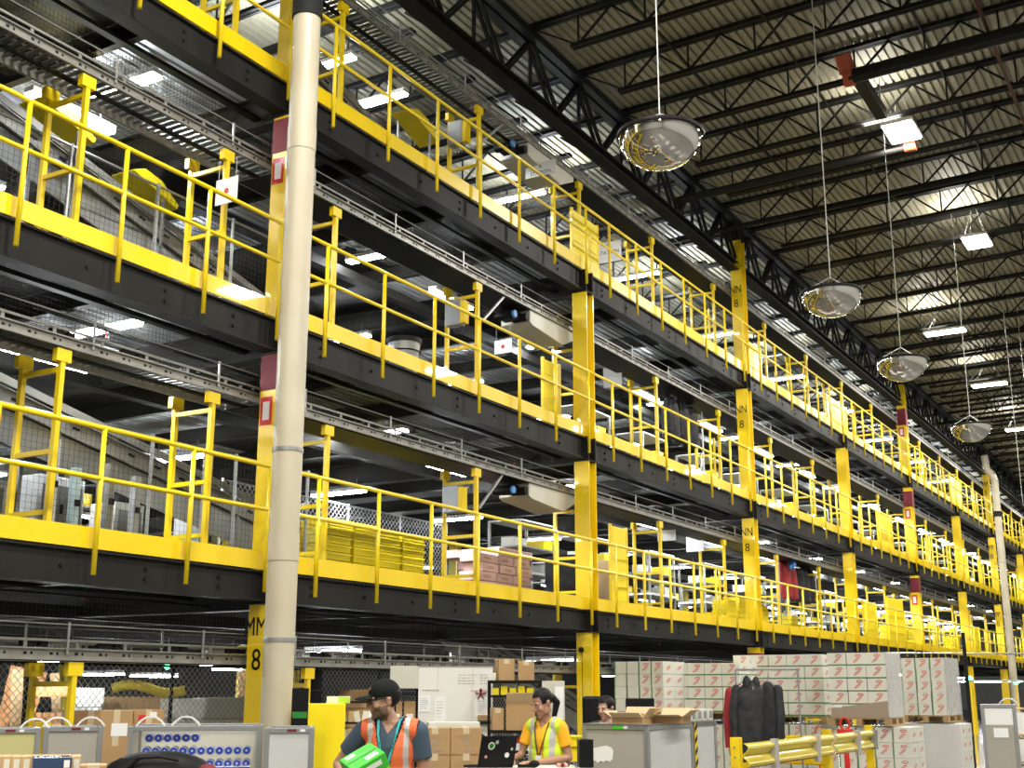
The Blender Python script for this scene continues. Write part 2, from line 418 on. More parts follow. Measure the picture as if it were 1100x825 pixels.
for i, y in enumerate(COLY[1:], 1):
    c = column(i, y); columns.append(c)
    if i == 1:
        text('MM', .30, M['black'], c, (-.11,-.143,2.30), sx=.72); text('8', .34, M['black'], c, (-.08,-.143,1.92), sx=.85)
        band(c, 5.15, 5.58); band(c, 8.2, 8.65)
    if i == 3:
        for z in (11.1, 8.10, 5.18):
            text('NN', .27, M['black'], c, (-.11,-.143,z), sx=.72); text('8', .27, M['black'], c, (-.11,-.143,z-.36), sx=.9)
        MB().box(-.225,-.146,2.1,.075,.146,2.52).build('red_band', M['maroon'], c)['label'] = 'dark red painted band'
    if i == 5:
        band(c, 10.95, 11.55); band(c, 8.0, 8.55); band(c, 5.0, 5.5)
    if i == 7:
        for z in (11.1, 8.10, 5.0):
            text('PP', .34, M['black'], c, (-.11,-.143,z), sx=.72); text('8', .34, M['black'], c, (-.11,-.143,z-.42), sx=.9)
# interior columns
cm = MB().box(-.13,-.13,0.02,.13,-.11,9.1).box(-.13,.11,0.02,.13,.13,9.1).box(-.01,-.11,0.02,.01,.11,9.1).mesh('interior_column', M['yellow_dull'])
cm2 = MB().box(-.13,-.13,0.0,.13,-.11,11.49).box(-.13,.11,0.0,.13,.13,11.49).box(-.01,-.11,0.0,.01,.11,11.49).mesh('interior_column', M['yellow_dull'])
for x in (-9.6, -15.35):
    for y in [2.05-8.5]*(x < -15)+COLY[1:10]:
        tag(link_mesh('interior_column', cm if x > -15 else cm2, None, (x, y+2.1, 0)), 'dull yellow steel column standing deep inside the mezzanine', 'column', 'columns deep inside the mezzanine')

# ------------------------------------------------------------------ guardrails
RUNS = [(COLY[1]-8.55, [7.0-3.66+1.22*k for k in range(7)])]
RUNS = [(2.2, COLY[1]-.0, [3.34+1.22*k for k in range(7)])]
RUNS.append((COLY[1], COLY[2], [11.55+1.22*k for k in range(7)]))
for b in range(2, len(COLY)-1): RUNS.append((COLY[b], COLY[b+1], [COLY[b]+.80+1.22*k for k in range(7)]))
def post_mesh(L): 
    m = MB(); m.tube((0,0,L['bb']+.09),(0,0,L['deck']+1.07),.026,n=10); return m.mesh('post', M['yellow_rail'])
for L in LEV:
    pm = post_mesh(L)
    for b, (y0, y1, ys) in enumerate(RUNS):
        t = thing('guardrail', 'yellow two-bar guardrail with toe plate on the %s walkway, between columns %s' % (L['n'], ('before the first' if b == 0 else '%s and %s' % (ORD[b-1], ORD[b]))), 'guardrail', (.10, y0, 0))
        ln = y1-y0
        MB().tube((0,.02,L['deck']+1.07),(0,ln-.02,L['deck']+1.07),.026,n=10).build('top_rail', M['yellow_rail'], t, smooth=True)
        MB().tube((0,.02,L['deck']+.57),(0,ln-.02,L['deck']+.57),.024,n=10).build('mid_rail', M['yellow_rail'], t, smooth=True)
        MB().box(-.10,.16,L['tb'],-.088,ln-.16,L['tt']).box(-.11,.16,L['tb'],-.10,ln-.16,L['tb']+.02).build('toe_plate', M['yellow'], t)
        for y in ys:
            o = link_mesh('post', pm, t, (0, y-y0, 0))
            for p in pm.polygons: p.use_smooth = len(p.vertices) == 4

# ------------------------------------------------------------------ conveyors and stands
EYE = MB().cbox((0,0,0),(.05,.16,.05)).cbox((0,.1,0),(.02,.08,.02)).cbox((0,.17,0),(.055,.09,.055)).mesh('photo_eye', M['black'])
def conveyor(z, lname, b, y0, y1, detailed):
    t = thing('roller_conveyor', 'grey roller conveyor %s, section beside the bay before the %s column' % (lname, ORD[b]), 'conveyor', (-.33, y0, z))
    ln = y1-y0-.01
    for sx, nm in ((0,'side_channel'),(-.57,'side_channel')):
        m = MB()
        d = .035 if sx == 0 else -.035
        m.box(min(sx,sx+.004),0,0,max(sx,sx+.004),ln,.115)
        x2 = sx+d
        m.box(min(sx,x2),0,0,max(sx,x2),ln,.012).box(min(sx,x2),0,.103,max(sx,x2),ln,.115)
        m.mi = 1
        if sx == 0 and detailed:
            y = .1
            while y < ln-.1:
                m.box(.0045,y,.05,.008,y+.035,.075); m.box(.0045,y+.08,.05,.008,y+.1,.075); y += .30
        m.build(nm, [M['alu'], M['black']], t)
        g = MB(); g.box(sx-.004,0,.175,sx+.015,ln,.20)
        y = .3
        while y < ln: g.box(sx,y,.115,sx+.008,y+.04,.2); y += .61
        g.build('side_guide', M['alu'], t)
    if detailed:
        rm = MB().tube((-.02,0,.075),(-.55,0,.075),.024,n=8).mesh('roller', M['roller'])
        n = int(ln/.105)
        for k in range(min(n,98)): link_mesh('roller', rm, t, (0, .06+k*.105*(n/min(n,98)), 0))
    else:
        m = MB(); y = .06
        while y < ln: m.tube((-.02,y,.075),(-.55,y,.075),.024,n=6,cap=False); y += .105
        tag(m.build('roller_bed', M['roller'], t), kind='stuff')
    m = MB(); m.box(-.32,0,.0,-.26,ln,.03)
    m.build('chain_guard', M['black_steel'], t)
    if b >= 2 or (b == 1 and z < 8.5): MB().box(-.565,0,-.012,-.01,ln,-.002).build('pan', M['black'], t)
    m = MB(); y = .35; 
    while y < ln: link_mesh('photo_eye', EYE, t, (-.04,y,.15)); y += .92
    m = MB(); y = .8
    while y < ln: m.bar((.02,y,.06),(.02,y,.36),.014,.025); m.bar((-.6,y,.06),(-.6,y,.36),.014,.025); y += 1.83
    m.tube((.02,0,.34),(.02,ln,.34),.007,n=6).tube((-.6,0,.34),(-.6,ln,.34),.007,n=6)
    m.build('guard_frame', M['wire'], t)
    return t
CLV = [(1.98,'at ground level'),(LEV[0]['deck']+1.90,'over the lowest walkway'),(LEV[1]['deck']+1.92,'over the middle walkway'),(LEV[2]['deck']+1.90,'over the top walkway')]
for z, nm in CLV:
    for b in range(len(COLY)-1):
        if z < 2 and b > 3: continue
        det = b <= 1 or (b == 2 and z > 8)
        conveyor(z, nm, b, COLY[b], COLY[b+1], det)
def where(y):
    b = max(k for k in range(len(COLY)) if COLY[k] <= y); f = (y-COLY[b])/(COLY[b+1]-COLY[b])
    same = [q for q in (SY if y in SY else [8.47,12.02,15.87]) if COLY[b] <= q < COLY[b+1]]; i = same.index(y)
    w = ['nearest one','middle one','farthest one'][i] if len(same) == 3 else (['nearer one','farther one'][i] if len(same) == 2 else (['first one','second one','third one','fourth one'][i] if len(same) == 4 else 'only one'))
    return w + (' before the first column' if b == 0 else ' past the %s column' % ORD[b-1])
def stand_meshes(h):
    pm = MB().box(-.028,-.028,0,.028,.028,h).mesh('post', M['yellow'])
    cb = MB(); cb.box(-.57,-.02,-.025,0,.02,.025); cbm = cb.mesh('crossbar', M['yellow'])
    sp = MB().box(-.035,-.09,-.13,.035,.09,0).mesh('saddle_plate', M['yellow'])
    return pm, cbm, sp
SY = [4.5,8.0,10.13,12.23,15.87,19.5,22.9,26.5,30.2,33.85,37.5,41.15,44.9,48.4,52.1,55.8,59.4,63.2,66.8,70.5,74.1,77.8,81.4,85]
for (z, nm), base in zip(CLV, [0]+[L['deck'] for L in LEV]):
    h = z-base; pm, cbm, sp = stand_meshes(h-.02)
    for q, y in enumerate(SY if base else [8.47,12.02,15.87,19.5,22.9,26.5,30.2,33.85]):
        t = thing('conveyor_stand', 'yellow H-frame stand carrying the conveyor %s, %s' % (nm, where(y)), 'conveyor stand', (-.35, y, base), group=None)
        link_mesh('post', pm, t, (0,0,0)); link_mesh('post', pm, t, (-.57,0,0))
        for zz in (h-.22, h-1.05, .25): link_mesh('crossbar', cbm, t, (0,0,zz))
        for sx in (0,-.57): link_mesh('saddle_plate', sp, t, (sx,0,h-.015))
        if y > 19 and (q % 3 == 1) and base > 0:
            link_mesh('side_post', MB().box(-.02,-.02,0,.02,.02,h*.62).mesh('side_post', M['yellow_rail']), t, (0,-.35,0))

# conveyor drive units
for (z, nm), yy in zip(CLV[1:], (17.5,17.55,17.5)):
    t = thing('conveyor_drive_unit', 'cream metal drive box with motor hung under the conveyor %s' % nm, 'drive unit', (-.33, yy, z))
    m = MB(); m.prism([(0,0),(1.75,0),(1.75,-.10),(1.2,-.34),(.1,-.26),(0,-.22)],-.58,0,Matrix(((0,1,0,0),(1,0,0,0),(0,0,1,0),(0,0,0,1)))).build('housing', M['cream'], t, bevel=.01)
    m = MB(); m.tube((-.12,-.34,-.16),(-.45,-.34,-.16),.075,n=16).tube((-.48,-.34,-.16),(-.45,-.34,-.16),.05,n=16).cbox((-.3,-.18,-.12),(.30,.22,.14)).tube((-.3,-.05,-.14),(-.02,-.05,-.14),.07,n=14)
    m.build('motor', M['black'], t, smooth=True)
    MB().tube((-.10,-.40,-.17),(-.06,-.40,-.17),.06,n=16).build('motor_cap', M['bluevalve'], t)['label'] = 'round blue cap'
    MB().bar((-.02,-.85,0),(-.02,-1.55,-.62),.035).build('diagonal_brace', M['steel'], t)
# white notices under drive units on the middle walkway
def sign(loc, w, h, lab, txt=None, rz=0, red=True, tcol='black', size=.08):
    t = thing('sign', lab, 'sign', loc, rz)
    MB().box(-w/2,-.004,-h/2,w/2,.004,h/2).build('panel', M['paper'], t)
    MB().tube((-w*.4,0,h/2),(-w*.4,0,h/2+.25),.004,n=4).tube((w*.4,0,h/2),(w*.4,0,h/2+.25),.004,n=4).build('hanger', M['wire'], t)
    if red: MB().tube((0,-.006,0),(0,-.004,0),.035,n=12).build('red_mark', M['red'], t)
    if txt: 
        for k, s in enumerate(txt): text(s, size, M[tcol], t, (0,-.005,h/2-size*1.15*(k+1)), ext=.0005)
    return t
sign((-.75,17.35,7.38),.34,.24,'small white sign with red mark below the middle drive box')
sign((-.2,10.0,7.42),.34,.32,'white sign with red arrow hung on the second stand of the middle walkway')
sign((-.3,17.9,10.75),.62,.26,'white sign reading STATION hung over the top walkway', ['R','STATION'], red=False, size=.10)
sign((-.3,20.65,10.05),.55,.42,'white sign reading STATION beside the yellow gate of the top walkway', ['1A','STATION'], red=False, size=.11)
for p, lab in (((-1.0,22.2,7.95),'blank white sign hung right of the second column on the middle walkway'),((-1.0,26.4,4.98),'white and aqua notice hanging over the lowest walkway before the third column'),((-.8,24.3,5.0),'second white notice hanging over the lowest walkway')): sign(p,.42,.42,lab,red=False)

# control boxes on stands
for z, y in ((LEV[1]['deck'],15.75),(LEV[0]['deck'],15.75),(LEV[2]['deck'],15.75)):
    nm = {LEV[0]['deck']:'lowest',LEV[1]['deck']:'middle',LEV[2]['deck']:'top'}[z]
    t = thing('control_box', 'grey control box with yellow edge and loose cables on the %s walkway' % nm, 'control box', (-.68, y, z+1.2))
    MB().box(-.14,-.1,0,.14,.06,.42).build('cabinet', M['steel'], t, bevel=.008)
    MB().box(.145,-.1,.02,.22,.04,.38).build('yellow_cover', M['yellow'], t)
    m = MB()
    for k in range(4):
        pts = [(-.1+.06*k+.02*math.sin(a), -.04, -.0-.16*math.sin(math.pi*a/3)) if a else (-.1+.06*k,-.04,0) for a in (0,.6,1.2,1.8,2.4)]
        pts = [(x+.03*i,y_,z_) for i,(x,y_,z_) in enumerate(pts)]; m.path(pts,.006,5)
    m.build('cables', M['black'], t)
# yellow gate panels standing at the walkway edge
for y, li, w, h, lab in [(19.45,2,1.0,1.12,'first yellow solid gate panel on the top walkway, right of the second column'),(28.9,2,.9,.95,'second yellow gate panel on the top walkway, beside the third column'),(36.3,2,2.1,1.0,'third and widest yellow gate panel on the top walkway'),(54.2,2,2.2,1.25,'farthest yellow gate panel on the top walkway'),
      (18.6,1,.55,1.25,'yellow gate panel tucked left of the second column on the middle walkway'),(41.3,1,1.9,1.3,'yellow gate panel on the middle walkway before the fifth column'),
      (20.65,0,.62,1.5,'tall yellow gate panel right of the second column on the lowest walkway'),(41.9,0,2.0,1.5,'yellow gate panel on the lowest walkway before the fifth column'),(38.5,0,1.4,1.2,'low yellow gate panel on the lowest walkway behind the fourth column'),(56,0,1.8,1.2,'far yellow gate panel on the lowest walkway')]:
    t = thing('gate_panel', lab, 'gate', (-.22 if y != 18.6 else -.5, y, LEV[li]['deck']))
    MB().box(-.02,-w/2,.05,.02,w/2,h).build('panel', M['yellow_plastic'], t, bevel=.01)
    m = MB()
    for k in range(5): m.box(.02,-w/2+.04,.15+k*h/6,.028,w/2-.04,.17+k*h/6)
    m.build('ribs', M['yellow_plastic'], t)
    m = MB(); m.bar((0,-w/2-.03,0),(0,-w/2-.03,h+.03),.05).bar((0,w/2+.03,0),(0,w/2+.03,h+.03),.05); m.build('frame', M['yellow_rail'], t)

# ------------------------------------------------------------------ strip lights under decks and roof
def strip_proto(name, lab, l=1.25, grp=None):
    t = thing(name, lab, 'strip light')
    MB().box(-.08,-l/2,0,.08,l/2,.07).build('housing', M['white'], t)
    MB().box(-.075,-l/2+.01,-.035,.075,l/2-.01,0).build('tube', M['lamp'], t)
    m = MB().tube((0,-l*.35,.07),(0,-l*.35,.25),.004,n=4).tube((0,l*.35,.07),(0,l*.35,.25),.004,n=4); m.build('hanger', M['wire'], t)
    return t
for li, (zc, ln) in enumerate([(LEV[0]['tb'],'ground floor ceiling'),(LEV[1]['tb'],'underside of the middle deck'),(LEV[2]['tb'],'underside of the top deck'),(12.2,'roof above the top deck')]):
    sp = strip_proto('strip_light', 'white strip light glowing under the %s' % ln)
    sp['group'] = 'strip lights under the %s' % ln
    first = True
    for xi, x in enumerate((-2.0,-5.2,-9,-12,-16.5)):
        for y in range(0, 20):
            yy = 4.9 + y*4.25 + (xi % 2)*1.0
            if yy > YEND-1: continue
            if li == 0 and (xi in (0,) or (y+xi) % 2): continue
            if li in (1,2) and xi == 0 and yy < 30 and y % 2 == 0: continue
            if li == 3 and (xi > 3 or yy > 70): continue
            if li == 3 and xi == 0: yy = [14.7,16.2,21.3,27.3,33.4,39.5,45.6,51.7,57.8,63.9][y] if y < 10 else 999
            if yy > YEND: continue
            z = zc-.60 if li < 3 else zc
            if li in (1,2) and xi > 0: z = zc-.62
            o = sp if first else dup(sp); first = False
            if li == 3 and xi == 0: x_, z = -2.7, 11.95
            else: x_ = x
            o.location = (x_, yy, z); o.rotation_euler = (0,0,R(90) if (xi == 1 or (li == 3 and xi == 0)) else 0)

for li, (zc, ln) in enumerate([(LEV[1]['tb'],'middle'),(LEV[2]['tb'],'top')]):
    sp = strip_proto('strip_light', 'white strip light glowing close under the %s deck just behind its edge beam' % ln, 1.3); sp['group'] = 'edge strip lights under the %s deck' % ln
    ys = [9.45, 15.9, 22.2] + [28.5+5.2*k for k in range(11)]
    for k, y in enumerate(ys):
        if y > YEND-2: continue
        o = sp if k == 0 else dup(sp); o.location = (-1.55 if k < 1 else -2.35, y, zc-.24); o.rotation_euler = (0,0,R(90))
for y in range(6, 86, 8):
    for x in (-2.6, -7.5): light('AREA','added_roof_fill',(x,y,12.05), 120, 1.2, rot=(R(180),0,0), color=(.88,.94,1))  # added upward fill without fixtures, brightens the roof beyond the girder
sp = strip_proto('strip_light', 'added white strip light brightening the ground level goods just behind the fence', .6); sp['group'] = 'added strip lights over the ground level goods'  # lamps added to brighten the goods, tucked out of sight behind the conveyor
for k, y in enumerate((8.2, 11.0, 14.0, 17, 20.5, 24)):
    o = sp if k == 0 else dup(sp); o.location = (-3.6, y, 2.20)
# ------------------------------------------------------------------ mirror domes
for (x, y, z), r, lab in [((4.76,11.34,7.49),.45,'nearest and largest mirror dome hanging over the hall'),((4.78,17.76,7.53),.45,'second mirror dome from the near end'),((4.86,21.9,7.42),.45,'third mirror dome, in front of the red banded column'),((4.73,29.27,7.6),.45,'farthest mirror dome of the row')]:
    t = thing('mirror_dome', lab, 'mirror dome', (x, y, z))
    prof = [(r*math.sin(a), -.30*(math.cos(a))*1.22) for a in [math.pi/2*k/14 for k in range(15)]]
    o = MB().lathe(prof, n=48).build('dome', M['mirror'], t, smooth=True)
    MB().lathe([(r-.012,.012),(r+.02,.018),(r+.024,0),(r+.02,-.018),(r-.005,-.016),(r-.012,.012)], n=48).build('rim', M['black'], t, smooth=True)
    MB().lathe([(0,.10),(.1,.095),(.25,.06),(r,.01)], n=32).build('back_cover', M['black'], t, smooth=True)
    m = MB()
    for k in range(4): m.tube((r*math.cos(k*1.57+.6),r*math.sin(k*1.57+.6),.01),(0,0,.26),.006,n=5)
    m.tube((0,0,.26),(0,0,roofz(x)-z-.1),.008,n=5)
    m.build('hanging_cable', M['cable'], t)
    m = MB(); 
    a = R(-25)
    s = MB().box(-.07,-.004,-.04,.07,.0,.04, Matrix.Rotation(0,4,'Z')); 
    s.build('sticker', M['paper'], t, loc=(-.03,-r-.004+.03,-.07)).rotation_euler = (R(18),0,R(8))
# other thin cables hanging in the hall
for x, y, z in ((4.8,36,6.6),(4.8,39,6.4)):
    tag(MB().tube((x,y,z),(x,y,roofz(x)-.1),.007,n=5).build('hanging_cable', M['cable']), 'thin pale cable hanging straight down from the roof', 'cable', 'thin cables hanging in the hall')

# ------------------------------------------------------------------ ducts and pipes at the roof
t = thing('roof_duct', 'dark round duct with an orange red end cap crossing under the roof', 'duct', (4.75,19.9,12.12))
MB().tube((.05,0,0),(7,-.1,.15),.13,n=18).build('duct', M['black_steel'], t, smooth=True)
MB().tube((-.06,0,0),(.1,0,0),.17,n=18).build('end_cap', M['orange_red'], t, smooth=True)['label'] = 'orange red end flange'
MB().tube((0,0,.1),(-.02,-.2,.36),.14,n=16).build('elbow', M['orange_red'], t, smooth=True)
MB().tube((.05,-.15,-.1),(7,-.25,.05),.03,n=8).build('conduit', M['black_steel'], t)
t = thing('square_duct', 'dark square duct running lengthwise under the roof beside the orange end cap', 'duct', (4.85,20.2,12.15))
MB().box(-.10,0,0,.10,1.7,.2).build('duct', M['black_steel'], t)
MB().box(-.12,-.02,-.02,.12,.04,.22).build('flange', M['joist'], t)
t = thing('roof_duct', 'thinner dark duct with a small red end cap crossing under the roof farther off', 'duct', (4.87,23.7,12.3))
MB().tube((-5,0,-.14),(0,0,0),.09,n=14).build('duct', M['black_steel'], t, smooth=True)
MB().tube((0,0,0),(.22,0,0),.12,n=14).build('end_cap', M['orange_red'], t, smooth=True)
for x, y0, y1 in ((7.1,14,24),):
    tag(MB().tube((x,y0,12.35),(x,y1,12.35),.035,n=8).build('sprinkler_main', M['rustpipe']), 'dark red sprinkler pipe running lengthwise between the roof joists', 'pipe', 'red sprinkler pipes in the roof')
for y in (26.0, 33.3, 42.5, 51):
    tag(MB().tube((-1,y,12.2),(14,y,12.5),.06,n=10).build('cross_pipe', M['joist'], smooth=True), 'dark round pipe crossing the hall under the roof joists', 'pipe', 'cross pipes under the roof')

# ------------------------------------------------------------------ pale poles
def pole(x, y, ztop, bands, lab, elbow=False):
    t = thing('drain_pipe', lab, 'pipe', (x, y, 0))
    MB().tube((0,0,0),(0,0,ztop),.158,n=32).build('pipe', M['pole'], t, smooth=True)
    for z in bands: MB().tube((0,0,z),(0,0,z+.04),.166,n=32).tube((-.1,.1,z+.02),(-.45,.55,z+.02),.02,n=6).build('steel_band', M['steel'], t)
    for z in (3.0,7.6): MB().tube((0,0,z),(0,0,z+.28),.164,n=32).build('coupling', M['pole'], t, smooth=True)
    m = MB().tube((0,0,9.27),(0,0,9.52),.175,n=32); m.build('black_sleeve', M['rubber'], t, smooth=True)
    if elbow:
        MB().path([(0,0,ztop),(-.08,0,ztop+.3),(-.3,0,ztop+.55),(-.34,0,ztop+1.2)],.158,20).build('elbow', M['pole'], t, smooth=True)
    return t
pole(1.0, 9.9, 13.0, (1.9+.28, 4.15), 'tall cream drain pipe standing in front of the first yellow column')
pole(.75, 58.6, 10.9, (3.2,7.2), 'far cream drain pipe with an elbow at its top near the seventh column', True)

# ------------------------------------------------------------------ incline conveyors inside decks
def incline(x, y0, z0, y1, z1, lab, w=.6, legs=None, base=0, guard=False):
    t = thing('incline_conveyor', lab, 'conveyor', (x, y0, base)); o0 = Vector((-.02,0,0))
    a, b = Vector((0,0,z0-base)), Vector((0,y1-y0,z1-base))
    for sx in (0,-w):
        m = MB(); o = Vector((sx,0,0))
        m.bar(a+o, b+o, .012, .20); m.bar(a+o+Vector((.02,0,.10)), b+o+Vector((.02,0,.10)), .05, .012); m.bar(a+o+Vector((.02,0,-.10)), b+o+Vector((.02,0,-.10)), .05, .012)
        m.mi = 1; L = (b-a).length; n = int(L/.42)
        for k in range(n):
            c = a.lerp(b, (k+.5)/n)+o+Vector((.012,0,.02)); 
            m.cbox(c,(.012,.045,.03)); c2 = a.lerp(b,(k+.62)/n)+o+Vector((.012,0,.02)); m.cbox(c2,(.012,.045,.03))
        m.build('side_channel', [M['alu'], M['black']], t)
        MB().bar(a+o+Vector((0,0,.2)), b+o+Vector((0,0,.2)), .02, .09).build('side_guide', M['alu'], t)
    MB().bar(a+o0+Vector((0,0,-.30)), b+o0+Vector((0,0,-.30)), .006, .36).build('side_skirt', M['steel'], t)
    MB().bar(a+Vector((-w/2,0,.03)), b+Vector((-w/2,0,.03)), w-.02, .02).build('belt', M['black'], t)
    MB().bar(a+Vector((-w/2,0,-.12)), b+Vector((-w/2,0,-.12)), w-.1, .015).build('underpan', M['steel'], t)
    for f in (legs or (.15,.5,.85)):
        c = a.lerp(b, f)
        for sx in (0,-w): MB().bar((sx,c.y,0),(sx,c.y,c.z-.1),.05).build('leg', M['steel'], t)
    return t
incline(-1.9, 5.0, 5.52, 13.6, 3.82, 'long grey incline conveyor descending across the lowest walkway bay at left', base=LEV[0]['deck'])
incline(-1.9, 4.5, 8.9, 12.6, 6.92, 'long grey incline conveyor descending across the middle walkway bay at left', base=LEV[1]['deck'])
incline(-1.7, 13.3, 10.9, 15.6, 10.3, 'short grey incline conveyor on the top walkway before the first control box', base=LEV[2]['deck'])
incline(-3.2, 19.5, 2.9, 26.5, .8, 'grey incline conveyor rising behind the second column on the ground floor')
# yellow guards
def plate(name, lab, cat, loc, pts, w, mtl, rz=0):
    t = tag(MB().prism(pts, -w/2, w/2).build(name, mtl), lab, cat); t.location = loc; t.rotation_euler = (0,0,rz); return t
for (x,y,z), l, lab in [((-1.95,8.5,8.38),.85,'yellow curved chute cover at the top of the middle incline conveyor'),((-1.95,9.95,8.02),.8,'yellow curved chute cover lower down the middle incline conveyor'),((-1.4,15.1,10.95),.9,'yellow curved chute cover on the top walkway')]:
    t = thing('chute_cover', lab, 'cover', (x,y,z))
    MB().prism([(0,0),(l*.25,.09),(l*.6,.03),(l,-.20),(l*.97,-.27),(l*.3,-.08)],-.2,.2,Matrix(((0,1,0,0),(1,0,0,0),(0,0,1,0),(0,0,0,1)))).build('cover', M['yellow_plastic'], t, bevel=.01)
    dz = z-max(q['deck'] for q in LEV if q['deck'] < z); MB().bar((-.17,.2,-.05),(-.17,.2,-dz),.03).build('bracket', M['steel'], t); MB().bar((.17,l*.7,-.15),(.17,l*.7,-dz),.03).build('bracket', M['steel'], t)

# ------------------------------------------------------------------ wire fences and nets (real wires)
def wire_grid(x, y0, y1, z0, z1, step, r, diag=False, plane='X'):
    m = MB()
    def P(a, z): return (x, a, z) if plane == 'X' else (a, x, z)
    if diag:
        H = z1-z0; a = y0-H
        while a < y1:
            for s in (1,-1):
                p0, p1 = (a, z0 if s > 0 else z1), (a+H, z1 if s > 0 else z0)
                t0, t1 = max(0,(y0-a)/H), min(1,(y1-a)/H)
                if t1 > t0+.01: m.bar(P(p0[0]+H*t0, p0[1]+(p1[1]-p0[1])*t0), P(p0[0]+H*t1, p0[1]+(p1[1]-p0[1])*t1), r)
            a += step
    else:
        a = y0
        while a <= y1+.001: m.bar(P(a,z0),P(a,z1),r); a += step
        z = z0
        while z <= z1+.001: m.bar(P(y0,z),P(y1,z),r); z += step
    return m
def fence(name, lab, x, y0, y1, z0, z1, step, r, diag, mtl, post=2.4, plane='X', pm='steel'):
    t = thing(name, lab, 'fence', (0,0,0))
    tag(wire_grid(x,y0,y1,z0,z1,step,r,diag,plane).build('mesh', mtl, t), kind='stuff')
    a = y0
    while a <= y1+.01:
        P = (lambda q,z: (x-.02,q,z)) if plane == 'X' else (lambda q,z: (q,x+.02,z))
        MB().tube(P(a,z0-.1 if z0 < 1 else z0),P(a,z1+.03),.022,n=8).build('post', M[pm], t); a += post
    P = (lambda q,z: (x-.02,q,z)) if plane == 'X' else (lambda q,z: (q,x+.02,z))
    MB().tube(P(y0,z1),P(y1,z1),.016,n=6).build('top_rail', M[pm], t)
    return t
fence('chain_link_fence','chain link fence with black posts behind the ground level conveyor', -1.15, 6.6, 18.6, .1, 1.97, .085, .005, True, M['wire'], 2.0, pm='black')
fence('mesh_fence','dark wire mesh screen in front of the incline conveyor on the lowest walkway', -1.1, 7.2, 13.0, 3.16, 4.55, .07, .0025, False, M['net'], 1.4)
fence('mesh_fence','dark wire mesh screen in front of the incline conveyor on the middle walkway', -1.1, 7.2, 12.4, 6.15, 7.6, .07, .0025, False, M['net'], 1.3)
fence('chain_link_fence','chain link cage behind the yellow totes on the lowest walkway', -5.2, 15.5, 22.5, 3.16, 5.2, .12, .008, True, M['wire'], 1.75)
for li, (z0, z1) in enumerate([(2.12,2.66),(5.3,6.0),(8.3,9.05)]):
    n = ['ground level','lowest walkway','middle walkway'][li]
    t = thing('safety_net', 'fine dark safety net above the conveyor of the %s' % n, 'net', (0,0,0))
    tag(wire_grid(-.97, 5.5, 18.4, z0, z1, .055, .003).build('netting', M['net'], t), kind='stuff')
    MB().tube((-.97,5.5,z1),(-.97,18.4,z1),.012,n=6).build('edge_rope', M['black'], t)
    # flat net spread below deck
    m = MB(); a = 5.6
    while a < 18: m.bar((-2.6,a,z1-.12),(-.98,a,z1-.12),.003); a += .06
    a = -2.6
    while a < -.98: m.bar((a,5.6,z1-.12),(a,18,z1-.12),.003); a += .06
    if li: tag(m.build('flat_netting', M['net'], t), kind='stuff')

#@@PART2
# ------------------------------------------------------------------ ground floor goods
KX = math.degrees(YAW)
def strap(m, x, y, w, h, r=.016, z=0):
    pts = [(x-w/2,y,z),(x-w*.36,y,z+h*.55),(x-w*.18,y,z+h*.92),(x,y,z+h),(x+w*.18,y,z+h*.92),(x+w*.36,y,z+h*.55),(x+w/2,y,z)]
    for a, b in zip(pts, pts[1:]): m.bar(a, b, .05, .014)
def bin_cart(lab, loc, rz, w, dpt, h, front, side='panel_grey', straps=(.27,.73), open_front=False, plates=True, strap_w=.24):
    """aluminium framed bin on castors; front faces local -Y"""
    t = thing('bin_cart', lab, 'cart', loc, rz)
    f = MB(); z0 = .16; e = .045
    for x in (-w/2, w/2-e):
        for y in (-dpt/2, dpt/2-e): f.box(x,y,z0,x+e,y+e,h)
    for z in (z0, h-e):
        f.box(-w/2+e,-dpt/2,z,w/2-e,-dpt/2+e,z+e).box(-w/2+e,dpt/2-e,z,w/2-e,dpt/2,z+e)
        f.box(-w/2,-dpt/2+e,z,-w/2+e,dpt/2-e,z+e).box(w/2-e,-dpt/2+e,z,w/2,dpt/2-e,z+e)
    f.box(-w/2,-dpt/2,z0,w/2,dpt/2,z0+.02)
    f.build('frame', M['steel'], t, bevel=.004)
    if open_front:
        MB().box(-w/2+e,-dpt/2+.012,z0+e,w/2-e,-dpt/2+.022,z0+.30).build('front_panel', M[front], t)
    else: MB().box(-w/2+e,-dpt/2+.012,z0+e,w/2-e,-dpt/2+.022,h-e).build('front_panel', M[front], t)
    MB().box(-w/2+e,dpt/2-.022,z0+e,w/2-e,dpt/2-.012,h-e).build('rear_panel', M['cream'], t)
    for s in (-1,1): MB().box(s*(w/2-.017)-.005,-dpt/2+e,z0+e,s*(w/2-.017)+.005,dpt/2-e,h-e).build('side_panel', M[side], t)
    for q in straps:
        m = MB(); strap(m, -w/2+w*q, -dpt/2+.02, strap_w, .078, z=h); m.build('strap_handle', M['white'], t)
    for x in (-1,1):
        for y in (-1,1):
            m = MB(); cx, cy = x*(w/2-.07), y*(dpt/2-.07); m.tube((cx-.02,cy,.06),(cx+.02,cy,.06),.06,n=14).box(cx-.03,cy-.03,.10,cx+.03,cy+.03,.16); m.build('castor', M['black'], t)
    if plates:
        MB().box(-.02,-dpt/2-.003,h-.033,.06,-dpt/2,h-.012).build('rating_plate', M['maroon'], t)
        MB().box(.09,-dpt/2-.003,h-.033,.13,-dpt/2,h-.012).build('white_plate', M['paper'], t)
    return t
